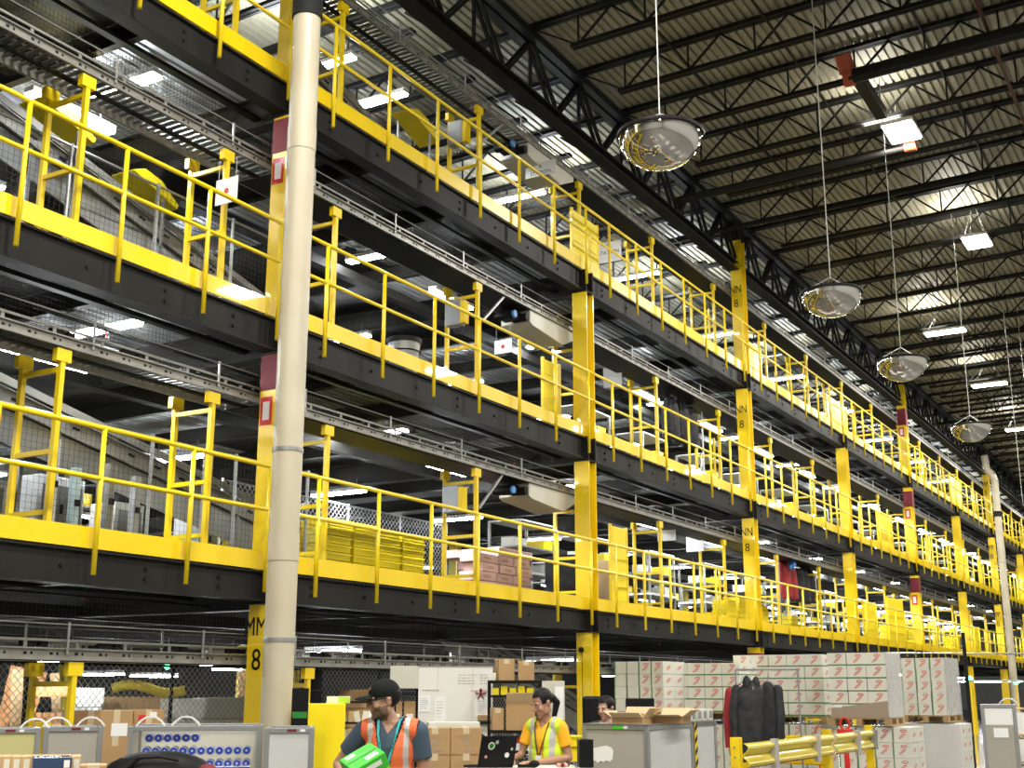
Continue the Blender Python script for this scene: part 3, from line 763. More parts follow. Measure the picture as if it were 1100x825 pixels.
def carton(lab, loc, rz, w, d, h, m='card', group=None, flaps=0, label=None, tape=True, cat='cardboard box', prints=False):
    t = thing('cardboard_box', lab, cat, loc, rz, group)
    b = MB(); e = .006
    if flaps:
        b.box(-w/2,-d/2,0,w/2,d/2,e).box(-w/2,-d/2,e,w/2,-d/2+e,h).box(-w/2,d/2-e,e,w/2,d/2,h).box(-w/2,-d/2+e,e,-w/2+e,d/2-e,h).box(w/2-e,-d/2+e,e,w/2,d/2-e,h)
    else: b.box(-w/2,-d/2,0,w/2,d/2,h)
    b.build('box_body', M[m], t, bevel=.004 if not flaps else 0)
    if flaps:
        for sx, sy in ((0,-1),(0,1),(-1,0),(1,0)):
            f = MB(); L = min(w,d)/2*.95
            a = R(flaps + 9*sx + 14*sy)
            if sy: f.bar((0,sy*d/2,h),(0,sy*(d/2+L*math.cos(a)*.7),h+L*math.sin(a)*.8),w*.98,.005)
            else: f.bar((sx*w/2,0,h),(sx*(w/2+L*math.cos(a)*.7),0,h+L*math.sin(a)*.8),d*.98,.005)
            f.build('flap', M['cardin'], t)
    elif tape: MB().box(-w/2-.001,-.03,h*.6,w/2+.001,.03,h+.001).box(-.03,-d/2-.001,h*.78,.03,d/2+.001,h+.0012).build('tape', M['tape'], t)
    if label: 
        lx, lz, lw, lh = label; MB().box(lx-lw/2,-d/2-.003,lz-lh/2,lx+lw/2,-d/2-.0005,lz+lh/2).build('shipping_label', M['paper'], t)
    if prints:
        p = MB(); p.box(-w*.3,-d/2-.002,h*.70,w*.28,-d/2-.0005,h*.715).box(-w*.3,-d/2-.002,h*.62,w*.1,-d/2-.0005,h*.635).box(-w*.02,-d/2-.002,h*.18,w*.22,-d/2-.0005,h*.28)
        p.tube((0,-d/2-.002,h*.48),(0,-d/2-.0005,h*.48),h*.09,n=14); p.build('print', M['kraft_card'], t)
    return t
rzv = lambda px: YAW - math.atan((px-550)/1360.)      # turned square to the viewer at that bearing
def grnd(px, d, z=0): x, y = spot(px, d); return (x, y, z)

# --- left row of bin carts
bin_cart('grey framed bin cart with a yellowed panel at the far left', grnd(12,11), rzv(14)+.04, .54, .5, 1.38, 'panel_yel', straps=(.9,))
bin_cart('grey framed bin cart with a brown grey panel and two strap handles, second from left', grnd(83,11.2), rzv(82), .50, .5, 1.39, 'panel_grey', straps=(.22,.78))
t = bin_cart('long open bin cart of blue and white rolls with two strap handles', grnd(216,11.2), rzv(216)-.05, 1.14, .8, 1.40, 'cream', straps=(.16,.42), open_front=True, plates=False)
bin_cart('grey framed bin cart with a clouded white panel right of the blue rolls', grnd(314,10.9), rzv(314)-.02, .42, .72, 1.39, 'panel_white', straps=(), side='cream')
# rolls in the long cart
bx, by = spot(216,11.2); rb = rzv(216)-.05
ca, sa = math.cos(rb), math.sin(rb)
def inbin(u, v, z): return (bx+u*ca-v*sa, by+u*sa+v*ca, z)
roll_proto = None
for r_, (zz, us) in enumerate([(1.295,[-.40+.078*k for k in range(6)]),(1.185,[-.42+.078*k for k in range(12)]),(1.075,[-.42+.078*k for k in range(12)])]):
    for k, u in enumerate(us):
        if roll_proto is None:
            roll_proto = thing('paper_roll', 'blue and white paper roll lying in the long open bin cart', 'paper roll', inbin(u,-.30,zz), rb, 'rolls in the open bin cart')
            MB().lathe([(.005,0),(.035,.0),(.037,.01),(.037,.20),(.035,.21),(.005,.21)], n=16).build('roll', M['white'], roll_proto, smooth=True).rotation_euler = (R(-90),0,0)
            MB().lathe([(.0378,.02),(.0378,.15)], n=16).build('blue_wrapper', M['blue'], roll_proto, smooth=True).rotation_euler = (R(-90),0,0)
            MB().lathe([(.010,-.002),(.033,-.002)], n=14).build('blue_ring', M['blue'], roll_proto).rotation_euler = (R(-90),0,0)
        else:
            c = dup(roll_proto); c.location = inbin(u,-.30,zz)
for k in range(9):
    t = thing('roll_carton', 'white carton of paper goods with blue printing in a row under the rolls', 'carton', inbin(-.44+.108*k,-.27,.92), rb, 'white cartons under the rolls')
    MB().box(-.05,-.10,0,.05,.10,.135).build('carton', M['white'], t, bevel=.003)
    MB().box(-.05,-.102,.085,.05,-.1005,.13).build('blue_print', M['blue'], t)
# shelf of the cart that carries them
tag(MB().box(-.49,-.36,.895,.49,.30,.915).build('cart_shelf', M['steel']), 'grey shelf board inside the long open bin cart', 'shelf')
o = bpy.data.objects['cart_shelf']; o.location = (bx,by,0); o.rotation_euler = (0,0,rb)
# dark duffel bag and red bag before it, on the near box bench
t = thing('duffel_bag', 'black duffel bag with straps in front of the blue rolls', 'bag', grnd(176,8.2,1.06), rzv(172))
MB().ell((0,0,.11),(.35,.16,.145),n=22,m=12).build('bag_body', M['black'], t, smooth=True)
MB().path([(-.2,-.12,.14),(-.12,-.16,.22),(.0,-.17,.225),(.12,-.15,.2)],.012,6).build('strap', M['black'], t)
t = thing('red_pouch', 'small red bag right of the black duffel bag', 'bag', grnd(228,7.9,1.02), rzv(224))
MB().ell((0,0,.11),(.09,.08,.12)).build('bag_body', M['maroon'], t, smooth=True)
MB().box(-.03,-.085,.17,.05,-.075,.2).build('white_tag', M['paper'], t)
t = thing('work_cart_top', 'low brown bench carrying the black duffel bag', 'bench', grnd(185,8.2,0), rzv(185))
MB().box(-.62,-.35,.98,.52,.35,1.02).build('top', M['wood'], t)
for x in (-.58,.48):
    for y in (-.3,.3): MB().box(x-.03,y-.03,0,x+.03,y+.03,.98).build('leg', M['steel'], t)
t = thing('storage_jar', 'round clear lidded jar at the right end of the low bench', 'jar', grnd(262,8.1,1.02), 0)
MB().lathe([(.0,.0),(.08,0),(.085,.02),(.085,.14),(.07,.17),(0,.175)],n=24).build('jar', M['panel_white'], t, smooth=True)
MB().lathe([(.0,.16),(.06,.16),(.06,.19),(0,.195)],n=24).build('lid', M['black'], t, smooth=True)
# cartons at the left
carton('tall brown box with a white shipping label behind the second bin cart', grnd(128,12.2), rzv(128), .30,.4,1.51,'card', label=(.03,1.33,.15,.12), prints=False)
cred = carton('brown box with a red sticker right of the tall labelled box', grnd(160,12.6), rzv(160)+.1, .30,.4,1.51,'card', label=(.04,1.46,.07,.06))
MB().box(-.10,-.204,1.40,-.03,-.2005,1.46).build('red_sticker', M['red'], cred)
carton('brown box behind the strap handles of the second bin cart', grnd(97,12.6), rzv(97)+.15, .46,.4,1.50,'card', flaps=0)
for k in range(9):
    t = thing('book_carton', 'thin upright brown and white carton in the row at the lower left corner', 'carton', grnd(4+10.5*k,7.0,1.10), rzv(4+10.5*k), 'upright cartons at the lower left')
    MB().box(-.025,-.1,0,.025,.12,.245).build('carton', M['card2'], t, bevel=.003); MB().box(-.012,-.102,.02,.018,-.1,.23).build('pale_spine', M['boxwhite'], t)
t = thing('film_roll_box', 'dark navy wrapped flat carton on the upright cartons', 'carton', grnd(62,6.9,1.27), rzv(62)+.05)
MB().box(-.10,-.12,0,.10,.1,.075).build('carton', M['navy'], t, bevel=.004); MB().box(.06,-.122,.02,.09,-.12,.06).build('label', M['paper'], t)
carton('long brown box lying in front at the lower left', grnd(66,6.2,1.10), rzv(66)-.05, .28,.22,.19,'card', prints=True)
carton('small brown box at the lower left beside the duffel bag', grnd(107,6.6,1.10), rzv(107), .13,.2,.22,'card', prints=True)
t = thing('pack_table', 'pale top packing table at the lower left', 'table', grnd(58,6.7,0), rzv(58))
MB().box(-.55,-.45,1.06,.45,.35,1.10).build('table_top', M['card2'], t)
for x in (-.5,.4):
    for y in (-.4,.3): MB().box(x-.03,y-.03,0,x+.03,y+.03,1.06).build('leg', M['steel'], t)

# --- yellow cabinet behind the man
t = thing('yellow_cabinet', 'tall plain yellow cabinet panel behind the man in the orange vest', 'cabinet', grnd(347,12.6), rzv(346)+.03)
MB().box(-.225,-.25,.05,.225,.25,1.57).build('cabinet', M['yellow_plastic'], t, bevel=.006)
MB().box(-.22,-.255,.05,.22,-.251,1.12).build('door', M['yellow_plastic'], t); MB().box(-.20,-.262,1.12,-.17,-.255,1.16).build('latch', M['black'], t)
MB().box(-.22,-.2,0,.22,.2,.05).build('plinth', M['black'], t)
# yellow bollard cabinet at far left
t = thing('yellow_post_guard', 'low yellow guard post between the two left bin carts', 'guard post', grnd(50,12.2), rzv(50))
MB().box(-.07,-.07,0,.07,.07,1.40).build('post', M['yellow'], t, bevel=.01); MB().box(-.12,-.12,0,.12,.12,.02).build('foot_plate', M['yellow'], t)

# --- whiteboard cupboards
t = thing('whiteboard', 'large white board with papers and handwriting behind the man', 'whiteboard', grnd(486,13.4), rzv(486)-.06)
MB().box(-.37,-.02,.9,.44,.02,1.95).build('board', M['board'], t, bevel=.004)
MB().box(-.38,-.025,.88,.45,.025,.9).box(-.38,-.025,1.95,.45,.025,1.96).build('frame', M['steel'], t)
for x in (-.16,.22): MB().box(x-.003,-.022,.9,x+.003,-.0205,1.95).build('seam', M['cream'], t)
for x in (-.34,.41): MB().box(x-.02,-.3,0,x+.02,.3,.03).box(x-.02,-.02,.03,x+.02,.018,.9).build('stand', M['steel'], t)
for x, z, w_, h_ in ((-.30,1.56,.13,.17),(-.13,1.50,.12,.26),(.33,1.52,.15,.20)):
    p = MB().box(x-w_/2,-.026,z-h_/2,x+w_/2,-.0215,z+h_/2).build('paper_sheet', M['paper'], t)
    l = MB()
    for k in range(6): l.box(x-w_*.36,-.0275,z+h_*.3-k*h_*.12,x+w_*random.uniform(.05,.36),-.0262,z+h_*.3-k*h_*.12+.004)
    l.build('printed_lines', M['steel'], p)
l = MB()
for k in range(9): 
    z = 1.27-.028*k; x = -.32; 
    while x < -.02: w_ = random.uniform(.02,.05); l.box(x,-.0225,z,x+w_,-.0205,z+.007); x += w_+.012
for k in range(4):
    z = 1.86-.03*k; x = .06
    while x < .22: w_ = random.uniform(.02,.04); l.box(x,-.0225,z,x+w_,-.0205,z+.006); x += w_+.014
    x = .30
    while x < .42: w_ = random.uniform(.02,.04); l.box(x,-.0225,z,x+w_,-.0205,z+.006); x += w_+.014
l.build('handwriting', M['steel'], t)
MB().box(-.33,-.024,1.70,-.14,-.0205,1.708).box(.2,-.024,1.69,.42,-.0205,1.70).build('red_writing', M['logo_pink'], t)
m = MB()
for k in range(5):
    a = R(90+72*k); m.bar((.31,-.026,1.66),(.31+.06*math.cos(a),-.026,1.66+.06*math.sin(a)),.025,.01)
m.build('dark_star', M['maroon'], t)
MB().box(.28,-.07,1.36,.42,-.022,1.44).build('marker_tray', M['card'], t)
MB().ell((-.33,-.035,1.21),(.022,.015,.05)).build('magnet', M['black'], t, smooth=True)
t = thing('grey_cabinet', 'pale grey wall cabinet left of the white board above the boxed shelf', 'cabinet', grnd(434,14.2), rzv(436))
MB().box(-.16,-.2,1.72,.17,.2,1.97).build('cabinet', M['cream'], t, bevel=.004)
for x in (-.15,.155): MB().box(x-.015,.17,0,x+.015,.2,1.72).build('upright', M['black'], t)
for z in (.9,1.28,1.5+.15): MB().box(-.16,-.18,z,.17,.18,z+.02).build('shelf', M['black'], t)
for k, (dx, z) in enumerate(((-.08,1.30),(.07,1.30),(-.02,.92),(.1,.92))):
    c = carton('brown box with a white label on the shelf under the grey cabinet', (grnd(434,14.2)[0]+dx*math.cos(rzv(436)), grnd(434,14.2)[1]+dx*math.sin(rzv(436)), z), rzv(436), .13,.2,.17 if k > 1 else .28,'card', group='boxes under the grey cabinet', label=(0,.09,.08,.1), tape=False)

# --- shelf trolley with boxes
sx0, sy0 = spot(553,13.0); rs = rzv(553)
t = thing('shelf_trolley', 'black wire shelf trolley loaded with boxes behind the woman', 'trolley', (sx0,sy0,0), rs)
for z in (.75,1.07,1.27,1.77,): MB().box(-.28,-.25,z,.28,.25,z+.03).build('shelf', M['black'], t)
for x in (-.27,.27):
    for y in (-.24,.24): MB().tube((x,y,.1),(x,y,1.80),.013,n=8).build('upright', M['black'], t)
MB().path([(-.27,-.2,1.20),(-.36,-.2,1.26),(-.42,-.2,1.34),(-.38,-.2,1.38),(-.25,-.2,1.38)],.017,8).build('push_handle', M['rubber'], t)
for x in (-.25,.25):
    for y in (-.2,.2): MB().tube((x-.02,y,.05),(x+.02,y,.05),.05,n=12).build('castor', M['black'], t)
def ons(u, v, z): return (sx0+u*math.cos(rs)-v*math.sin(rs), sy0+u*math.sin(rs)+v*math.cos(rs), z)
carton('open brown box on the middle shelf of the trolley, just left of the woman', ons(.06,-.05,1.30), rs, .30,.3,.28,'card', flaps=70, tape=False)
carton('small brown box on the middle shelf of the trolley, left of the open one', ons(-.19,-.05,1.30), rs+.1, .12,.3,.22,'card')
carton('tall brown box on top of the shelf trolley', ons(-.11,0,1.80), rs+.2, .17,.25,.22,'card', flaps=0)
carton('brown box with pale tape on top of the trolley at right', ons(.12,0,1.80), rs, .17,.25,.20,'card')
carton('small white box on top of the trolley at the left end', ons(-.24,-.14,1.80), rs, .08,.1,.08,'boxwhite', tape=False)
for k in range(5):
    c = tag(MB().box(-.035,-.1,0,.035,.1,.07+.02*(k%2)).build('yellow_bin', M['yellow_plastic'], None, ons(-.2+.09*k,-.1,1.655)), 'small yellow parts bin near the top of the shelf trolley', 'bin', 'yellow parts bins on the trolley'); c.rotation_euler.z = rs
tag(MB().box(-.26,-.23,1.63,.26,.23,1.65).build('bin_shelf', M['black'], None, ons(0,0,0)), 'narrow black shelf under the yellow parts bins', 'shelf').rotation_euler.z = rs
for k in range(4):
    t = thing('red_can', 'red and white can on the lower shelf of the trolley', 'can', ons(-.18+.10*k,-.15,1.10), rs, 'red cans on the trolley')
    MB().lathe([(0,0),(.04,0),(.04,.07)],n=16).build('white_base', M['white'], t, smooth=True); MB().lathe([(.0405,.07),(.0405,.125),(0,.13)],n=16).build('red_top', M['red'], t, smooth=True)
t = thing('beige_locker', 'beige locker with a list on its door behind the woman', 'locker', grnd(592,13.8), rzv(592)+.05)
MB().box(-.13,-.2,.02,.14,.2,1.80).build('locker', M['cream'], t, bevel=.005); MB().box(.03,-.205,1.25,.125,-.2005,1.74).build('list_sheet', M['paper'], t); MB().box(-.1,-.203,.1,.02,-.2005,1.74).build('door', M['cream'], t)
m = MB(); m.ell((0,0,0),(.10,.08,.09)); 
t = thing('plastic_bag', 'crumpled white plastic bag on the trolley behind the open box', 'bag', ons(.12,.08,1.66), rs); MB().ell((0,0,.045),(.09,.08,.045)).build('bag_body', M['paper'], t, smooth=True)

# --- carton stack between man and woman
cx0, cy0 = spot(483,11.6); rc = rzv(483)+.08
for i, u in enumerate((-.145,.145)):
    for j, z in enumerate((.30,.58,.86,1.115)):
        carton('large brown carton in the two wide stack between the man and the woman', (cx0+u*math.cos(rc), cy0+u*math.sin(rc), z), rc, .285,.36,.25 if j == 3 else .275,'card','large brown cartons between the two workers', prints=True)
t = thing('wooden_pallet', 'wooden pallet stack under the large brown cartons', 'pallet', (cx0,cy0,0), rc)
for z in (0,.15): MB().box(-.32,-.25,z,.32,.25,z+.02).box(-.32,-.25,z+.11,.32,.25,z+.145).build('deck_boards', M['wood'], t)
for x in (-.28,0,.28): MB().box(x-.03,-.25,.02,x+.03,.25,.11).box(x-.03,-.25,.17,x+.03,.25,.26).build('stringer', M['wood'], t)
carton('white padded bundle behind the brown carton stack', (cx0-.28,cy0+.5,0), rc, .5,.3,1.40,'boxwhite', tape=False, cat='box')

# --- desk, laptop and the rest
dx0, dy0 = spot(556,10.5); rd = rzv(556)+.05
t = thing('packing_desk', 'white topped standing desk with a wire rim in front of the woman', 'desk', (dx0,dy0,0), rd)
MB().box(-.44,-.30,1.045,.50,.28,1.075).build('desk_top', M['boxwhite'], t, bevel=.005)
MB().box(.12,-.34,1.05,.50,-.30,1.085).build('front_lip', M['white'], t)
MB().path([(-.44,-.31,1.08),(.1,-.31,1.08)],.008,6).path([(-.44,-.31,.98),(.1,-.31,.98)],.008,6).build('wire_rim', M['alu'], t)
m = MB()
for k in range(10): m.tube((-.42+.055*k,-.31,.98),(-.42+.055*k,-.31,1.08),.005,n=5)
m.build('rim_wires', M['yellow_rail'], t)
for x in (-.40,.46):
    for y in (-.26,.24): MB().box(x-.02,y-.02,0,x+.02,y+.02,1.045).build('leg', M['steel'], t)
def ond(u, v, z=1.075): return (dx0+u*math.cos(rd)-v*math.sin(rd), dy0+u*math.sin(rd)+v*math.cos(rd), z)
t = thing('laptop', 'black laptop with round stickers on its lid, open before the woman', 'laptop', ond(-.25,-.05), rd+R(180)+R(28))
MB().box(-.17,-.12,0,.17,.12,.02).build('base', M['black'], t, bevel=.003)
lidM = Matrix.Translation((0,.12,.02)) @ Matrix.Rotation(R(-16),4,'X')
MB().box(-.17,0,0,.17,.012,.25,lidM).build('screen_lid', M['black'], t, bevel=.003)
for (x,z,r,mm) in ((.07,.17,.032,'boxwhite'),(.02,.20,.016,'reflect'),(-.09,.09,.022,'paper'),(-.13,.14,.012,'reflect'),(.11,.08,.013,'logo_pink')):
    MB().tube(lidM @ Vector((x,.012,z)), lidM @ Vector((x,.014,z)),r,n=18).build('sticker', M[mm], t)
MB().tube(lidM @ Vector((.07,.014,.17)), lidM @ Vector((.07,.0145,.17)),.022,n=18).build('sticker_centre', M['dgreen'], t)
MB().box(-.15,-.08,.02,.15,.06,.024).build('keyboard', M['rubber'], t)
t = thing('scanner', 'black hand scanner with pale screen lying on the desk by her wrist', 'scanner', ond(.06,-.14), rd+.4)
MB().box(-.06,-.03,0,.06,.03,.03).ell((.08,0,.03),(.05,.03,.03)).build('body', M['black'], t); MB().box(-.05,-.02,.0305,.0,.02,.033).build('screen', M['panel_yel'], t)
t = thing('speaker_box', 'black upright case standing at the right end of the desk', 'case', ond(.57,-.02,0), rd)
MB().box(-.06,-.1,1.075,.06,.1,1.30).build('case', M['black'], t, bevel=.005); MB().box(-.09,-.13,0,.09,.13,1.075).build('stand', M['steel'], t)
t = thing('bead_tape', 'small colourful heap of clips on the desk', 'clips', ond(.37,-.10), rd)
for k in range(9): MB().ell((random.uniform(-.05,.05),random.uniform(-.03,.03),.02),(.018,.016,.016),n=8,m=6).build('clip', M[('red','cream','maroon','logo_pink')[k%4]], t)
t = thing('yellow_tote', 'yellow tote on a stand between the woman and the right bin cart', 'tote', grnd(614,12.4), rzv(614))
MB().box(-.14,-.2,1.22,.14,.2,1.26).box(-.14,-.2,1.16,.14,-.19,1.26).box(-.13,-.18,1.02,.13,.18,1.16).build('tote', M['yellow_plastic'], t, bevel=.01)
for x in (-.11,.11): MB().box(x-.02,-.1,0,x+.02,.1,1.02).build('leg', M['yellow_rail'], t)

# --- right bin carts
gx, gy = spot(694,11.0)
t = bin_cart('large grey framed bin cart with a torn white sticker on its front', (gx-.33,gy+.55,0), 0, .66, 1.06, 1.40, 'panel_grey', straps=(), side='panel_white')
p = MB(); p.prism([(-.22,1.19),(-.24,1.10),(-.23,1.075),(-.20,1.085),(-.18,1.06),(-.15,1.085),(-.12,1.07),(-.09,1.09),(-.06,1.075),(-.03,1.10),(-.02,1.17),(-.04,1.20),(-.09,1.215),(-.13,1.21)], -.522,-.519).build('torn_sticker', M['paper'], t)
MB().box(-.02,-.535,1.362,.09,-.531,1.387).build('green_plate', M['green'], t)
t = bin_cart('second grey bin cart behind, with a yellow and black striped corner', (gx-.33,gy+1.40,0), 0, .66, .6, 1.41, 'panel_grey', straps=(), side='panel_white', plates=False)
tp = MB(); tp.box(.331,-.30,.2,.336,-.235,1.40).build('hazard_tape', M['yellow'], t)
st = MB()
for k in range(11): 
    z = .22+.108*k; st.add([(.3365,-.30,z),(.3365,-.235,z+.05),(.3365,-.235,z+.10),(.3365,-.30,z+.05)],[(0,1,2,3)])
st.build('black_stripes', M['black'], t)
for k in range(4):
    c = thing('small_carton', 'small grey and white carton in the row on top of the second bin cart', 'carton', (gx-.10,gy+1.18+.15*k,1.41), 0, 'small cartons on the bin cart')
    MB().box(-.07,-.06,0,.07,.06,.11).build('carton', M['boxwhite'], c, bevel=.003); MB().box(.0705,-.04,.02,.0725,.04,.09).build('picture', M['steel'], c); MB().box(-.05,-.0625,.02,.05,-.0605,.09).build('side_print', M['steel'], c)
tag(MB().box(-.36,-.36,0,.36,.36,.004).build('cover_sheet', M['steel'], None, (gx-.33,gy+1.40,1.406)), 'grey sheet lid on the second bin cart', 'lid')
tag(MB().box(-.34,-.54,0,.34,.54,.004).build('cover_sheet', M['steel'], None, (gx-.33,gy+.55,1.401)), 'grey sheet lid on the large bin cart', 'lid')
carton('open brown box with raised flap on the large right bin cart, left one', (gx-.27,gy+.30,1.405), .05, .30,.3,.055,'card', flaps=38, tape=False)
carton('open brown box with flaps on the large right bin cart, right one', (gx-.03,gy+.62,1.405), .12, .30,.30,.06,'card', flaps=24, tape=False)
# monitor and chair behind
t = thing('monitor', 'black monitor back facing us behind the open boxes', 'monitor', grnd(687,12.9), rzv(687))
MB().box(-.15,-.02,1.42,.15,.02,1.62).build('screen', M['black'], t, bevel=.01); MB().box(-.02,-.02,1.0,.02,.03,1.45).box(-.15,-.1,.98,.15,.1,1.0).build('foot', M['black'], t); MB().box(-.3,-.2,0,.3,.3,.98).build('pedestal', M['steel'], t)
t = thing('office_chair', 'black high backed chair left of the dark haired person', 'chair', grnd(638,13.4), rzv(638))
MB().box(-.13,-.03,.75,.10,.05,1.64).build('backrest', M['black'], t, bevel=.03); MB().box(-.22,-.3,.68,.22,.1,.76).build('seat', M['black'], t, bevel=.03)
MB().tube((0,-.1,.1),(0,-.1,.68),.03,n=10).build('column', M['steel'], t)
for k in range(5):
    a = R(72*k); MB().bar((0,-.1,.1),(.28*math.cos(a),-.1+.28*math.sin(a),.05),.04).tube((.28*math.cos(a)-.02,-.1+.28*math.sin(a),.03),(.28*math.cos(a)+.02,-.1+.28*math.sin(a),.03),.03,n=10).build('foot', M['black'], t)
t = thing('hanging_lead', 'black lead with a round switch hanging on the second yellow column', 'switch', (-.1,18.88,0))
MB().tube((0,0,1.5),(0,0,2.33),.006,n=5).build('lead', M['black'], t); MB().ell((0,-.03,2.36),(.05,.04,.05)).build('switch', M['black'], t, smooth=True)

# --- pallets of printed cartons
def pallet(loc, w, d, lab):
    t = thing('wooden_pallet', lab, 'pallet', loc)
    m = MB()
    n = 6
    for k in range(n): m.box(-w/2,-d/2+k*(d-.1)/(n-1),.105,w/2,-d/2+.1+k*(d-.1)/(n-1),.125)
    m.build('deck_boards', M['wood'], t)
    for x in (-w/2+.05,0,w/2-.05):
        for y in (-d/2+.07,0,d/2-.07): MB().box(x-.05,y-.07,.02,x+.05,y+.07,.105).build('block', M['wood'], t)
    MB().box(-w/2,-d/2,0,-w/2+.1,d/2,.02).box(-.05,-d/2,0,.05,d/2,.02).box(w/2-.1,-d/2,0,w/2,d/2,.02).build('runner', M['wood'], t)
    return t
ban = {}
def fruit_box(w, d, h, loc, lab, grp, wrapped=False, vertical=False, plain=False):
    key = (w,d,h,wrapped,vertical,plain)
    if key not in ban:
        t = thing('printed_carton', lab, 'carton', loc, 0, grp)
        g = .004
        MB().box(-w/2+g,-d/2+g,0,w/2-g,d/2-g,h-.004).build('carton', M['banded'] if not (vertical or plain) else M['boxwhite'], t)
        if vertical: MB().box(-w/2+g,-d/2-.001,0,-w/2+.022,-d/2+g-.001,h-.004).build('green_edge', M['boxgreen'], t)
        if not plain:
            mm = 'logo_red' if not wrapped else 'logo_pink'
            p = MB(); a = R(38)
            el = [(math.cos(q)*.075, math.sin(q)*.022) for q in [2*math.pi*k/14 for k in range(14)]]
            rot = [(x*math.cos(a)-y*math.sin(a)+w*.02, x*math.sin(a)+y*math.cos(a)+h*.42) for x, y in el]
            p.prism(rot, -d/2-.002,-d/2+g-.0005); p.build('faded_fruit_print', M['logo_pink'], t)
            p = MB(); el = [(math.cos(q)*.055+w*.12, math.sin(q)*.024+h*.76) for q in [2*math.pi*k/12 for k in range(12)]]
            p.prism(el, -d/2-.0035,-d/2-.0025); lo = p.build('red_oval', M[mm], t)
            MB().box(w*.12-.035,-d/2-.0045,h*.76-.006,w*.12+.035,-d/2-.0037,h*.76+.006).build('white_line', M['paper'], lo)
            # side face print
            s = MB(); ring = [2*math.pi*k/12 for k in range(12)]
            s.add([(w/2+.001, math.cos(q)*.10, h*.5+math.sin(q)*.035+math.cos(q)*.02) for q in ring],[tuple(range(12))]); s.build('side_print', M['logo_pink'], t)
        ban[key] = t; return t
    c = dup(ban[key]); c.location = loc; c['label'] = lab; c['group'] = grp; return c
def load(px, d, z0, nx, nz, w, h, lab, grp, ny=2, dep=.5, vertical=False, plain=False, base_lab=None, pal=True, skip=()):
    x0, y0 = spot(px, d)
    if pal: pallet((x0, y0+ny*dep/2-dep*.0, z0-.13), nx*w+.04, ny*dep+.04, base_lab)
    for k in range(nz):
        for i in range(nx):
            for j in range(ny):
                x = x0+(i-(nx-1)/2)*w; 
                fruit_box(w, dep, h, (x+random.uniform(-.006,.006), y0+dep/2+j*dep, z0+k*h), lab, grp, vertical=vertical, plain=plain and (i < 2))
    return x0, y0
TOP = 'white red-printed carton with green rim '
load(686,21.6,1.34,4,4,.235,.215,'plain white carton on the leftmost upper pallet, beside the second column','plain cartons on the left pallet',plain=True,base_lab='wooden pallet under the plain white cartons',vertical=True)
load(757,22.0,1.33,4,4,.33,.212,TOP+'on the second upper pallet, left of the black jacket','cartons on the second pallet',base_lab='wooden pallet under the second carton load')
load(836,22.3,1.26,5,5,.335,.215,TOP+'on the third upper pallet, behind the black jacket','cartons on the third pallet',base_lab='wooden pallet under the third carton load, behind the jacket')
load(921,20.6,1.26,3,5,.325,.212,TOP+'on the brown wrapped pallet right of the jackets','cartons on the fourth pallet',base_lab='wooden pallet under the brown wrapped load')
load(992,22.6,1.26,3,5,.26,.205,'narrow white carton with red print on the rightmost upper pallet','cartons on the fifth pallet',vertical=True,base_lab='wooden pallet under the rightmost load',ny=3,dep=.42)
for px, d, n, nm in ((686,21.6,3,'first'),(757,22.0,4,'second'),(836,22.3,5,'third'),(921,20.6,4,'fourth'),(992,22.6,4,'fifth')):
    load(px+(14 if nm in ('fourth',) else 0),d+.02,.13,n,4,.30,.245,'wrapped white carton on the floor pallet under the %s upper pallet' % nm,'cartons on the %s floor pallet' % nm,vertical=True,base_lab='wooden pallet on the floor under the %s double stack' % nm)
# brown wrap sheet at the foot of fourth load and shrink film on the sides
x0, y0 = spot(921,20.6)
t = thing('wrap_sheet', 'brown kraft sheet wrapped round the foot of the fourth carton load', 'wrap', (x0,y0-.012,1.26))
MB().prism([(-.46,0),(.49,0),(.49,.27),(-.46,.15)],-.006,.0).build('sheet', M['kraft_card'], t); MB().box(-.40,-.009,.16,-.27,-.006,.21).build('white_tag', M['paper'], t)
film = mat('shrink_film', (.88,.88,.87), .10, alpha=.42, bump=1., bscale=7)
tag(MB().box(.0,0,0,.012,1.02,1.06).build('shrink_film', film, None, (x0+.495,y0,1.26)), 'crinkled clear shrink film on the side of the fourth carton load', 'shrink film')
x0, y0 = spot(992,22.6)
tag(MB().box(.0,0,0,.012,1.27,1.03).build('shrink_film', film, None, (x0+.40,y0,1.26)), 'crinkled clear shrink film on the side of the fifth carton load', 'shrink film')
tag(MB().box(-.62,-.012,0,.62,0,1.11).build('shrink_film', film, None, (x0,y0-.003,.0)), 'shrink film over the lower load at right', 'shrink film')
for px, d, z, w_, lab in ((704,21.5,1.95,.13,'red square sticker on the plain white cartons'),(854,22.3,2.0,.17,'red square sticker on the carton load behind the jacket')):
    x, y = spot(px,d); tag(MB().box(-w_/2,-.006,-w_*.45,w_/2,-.003,w_*.45).build('red_sticker', M['red'], None, (x,y,z)), lab, 'sticker')
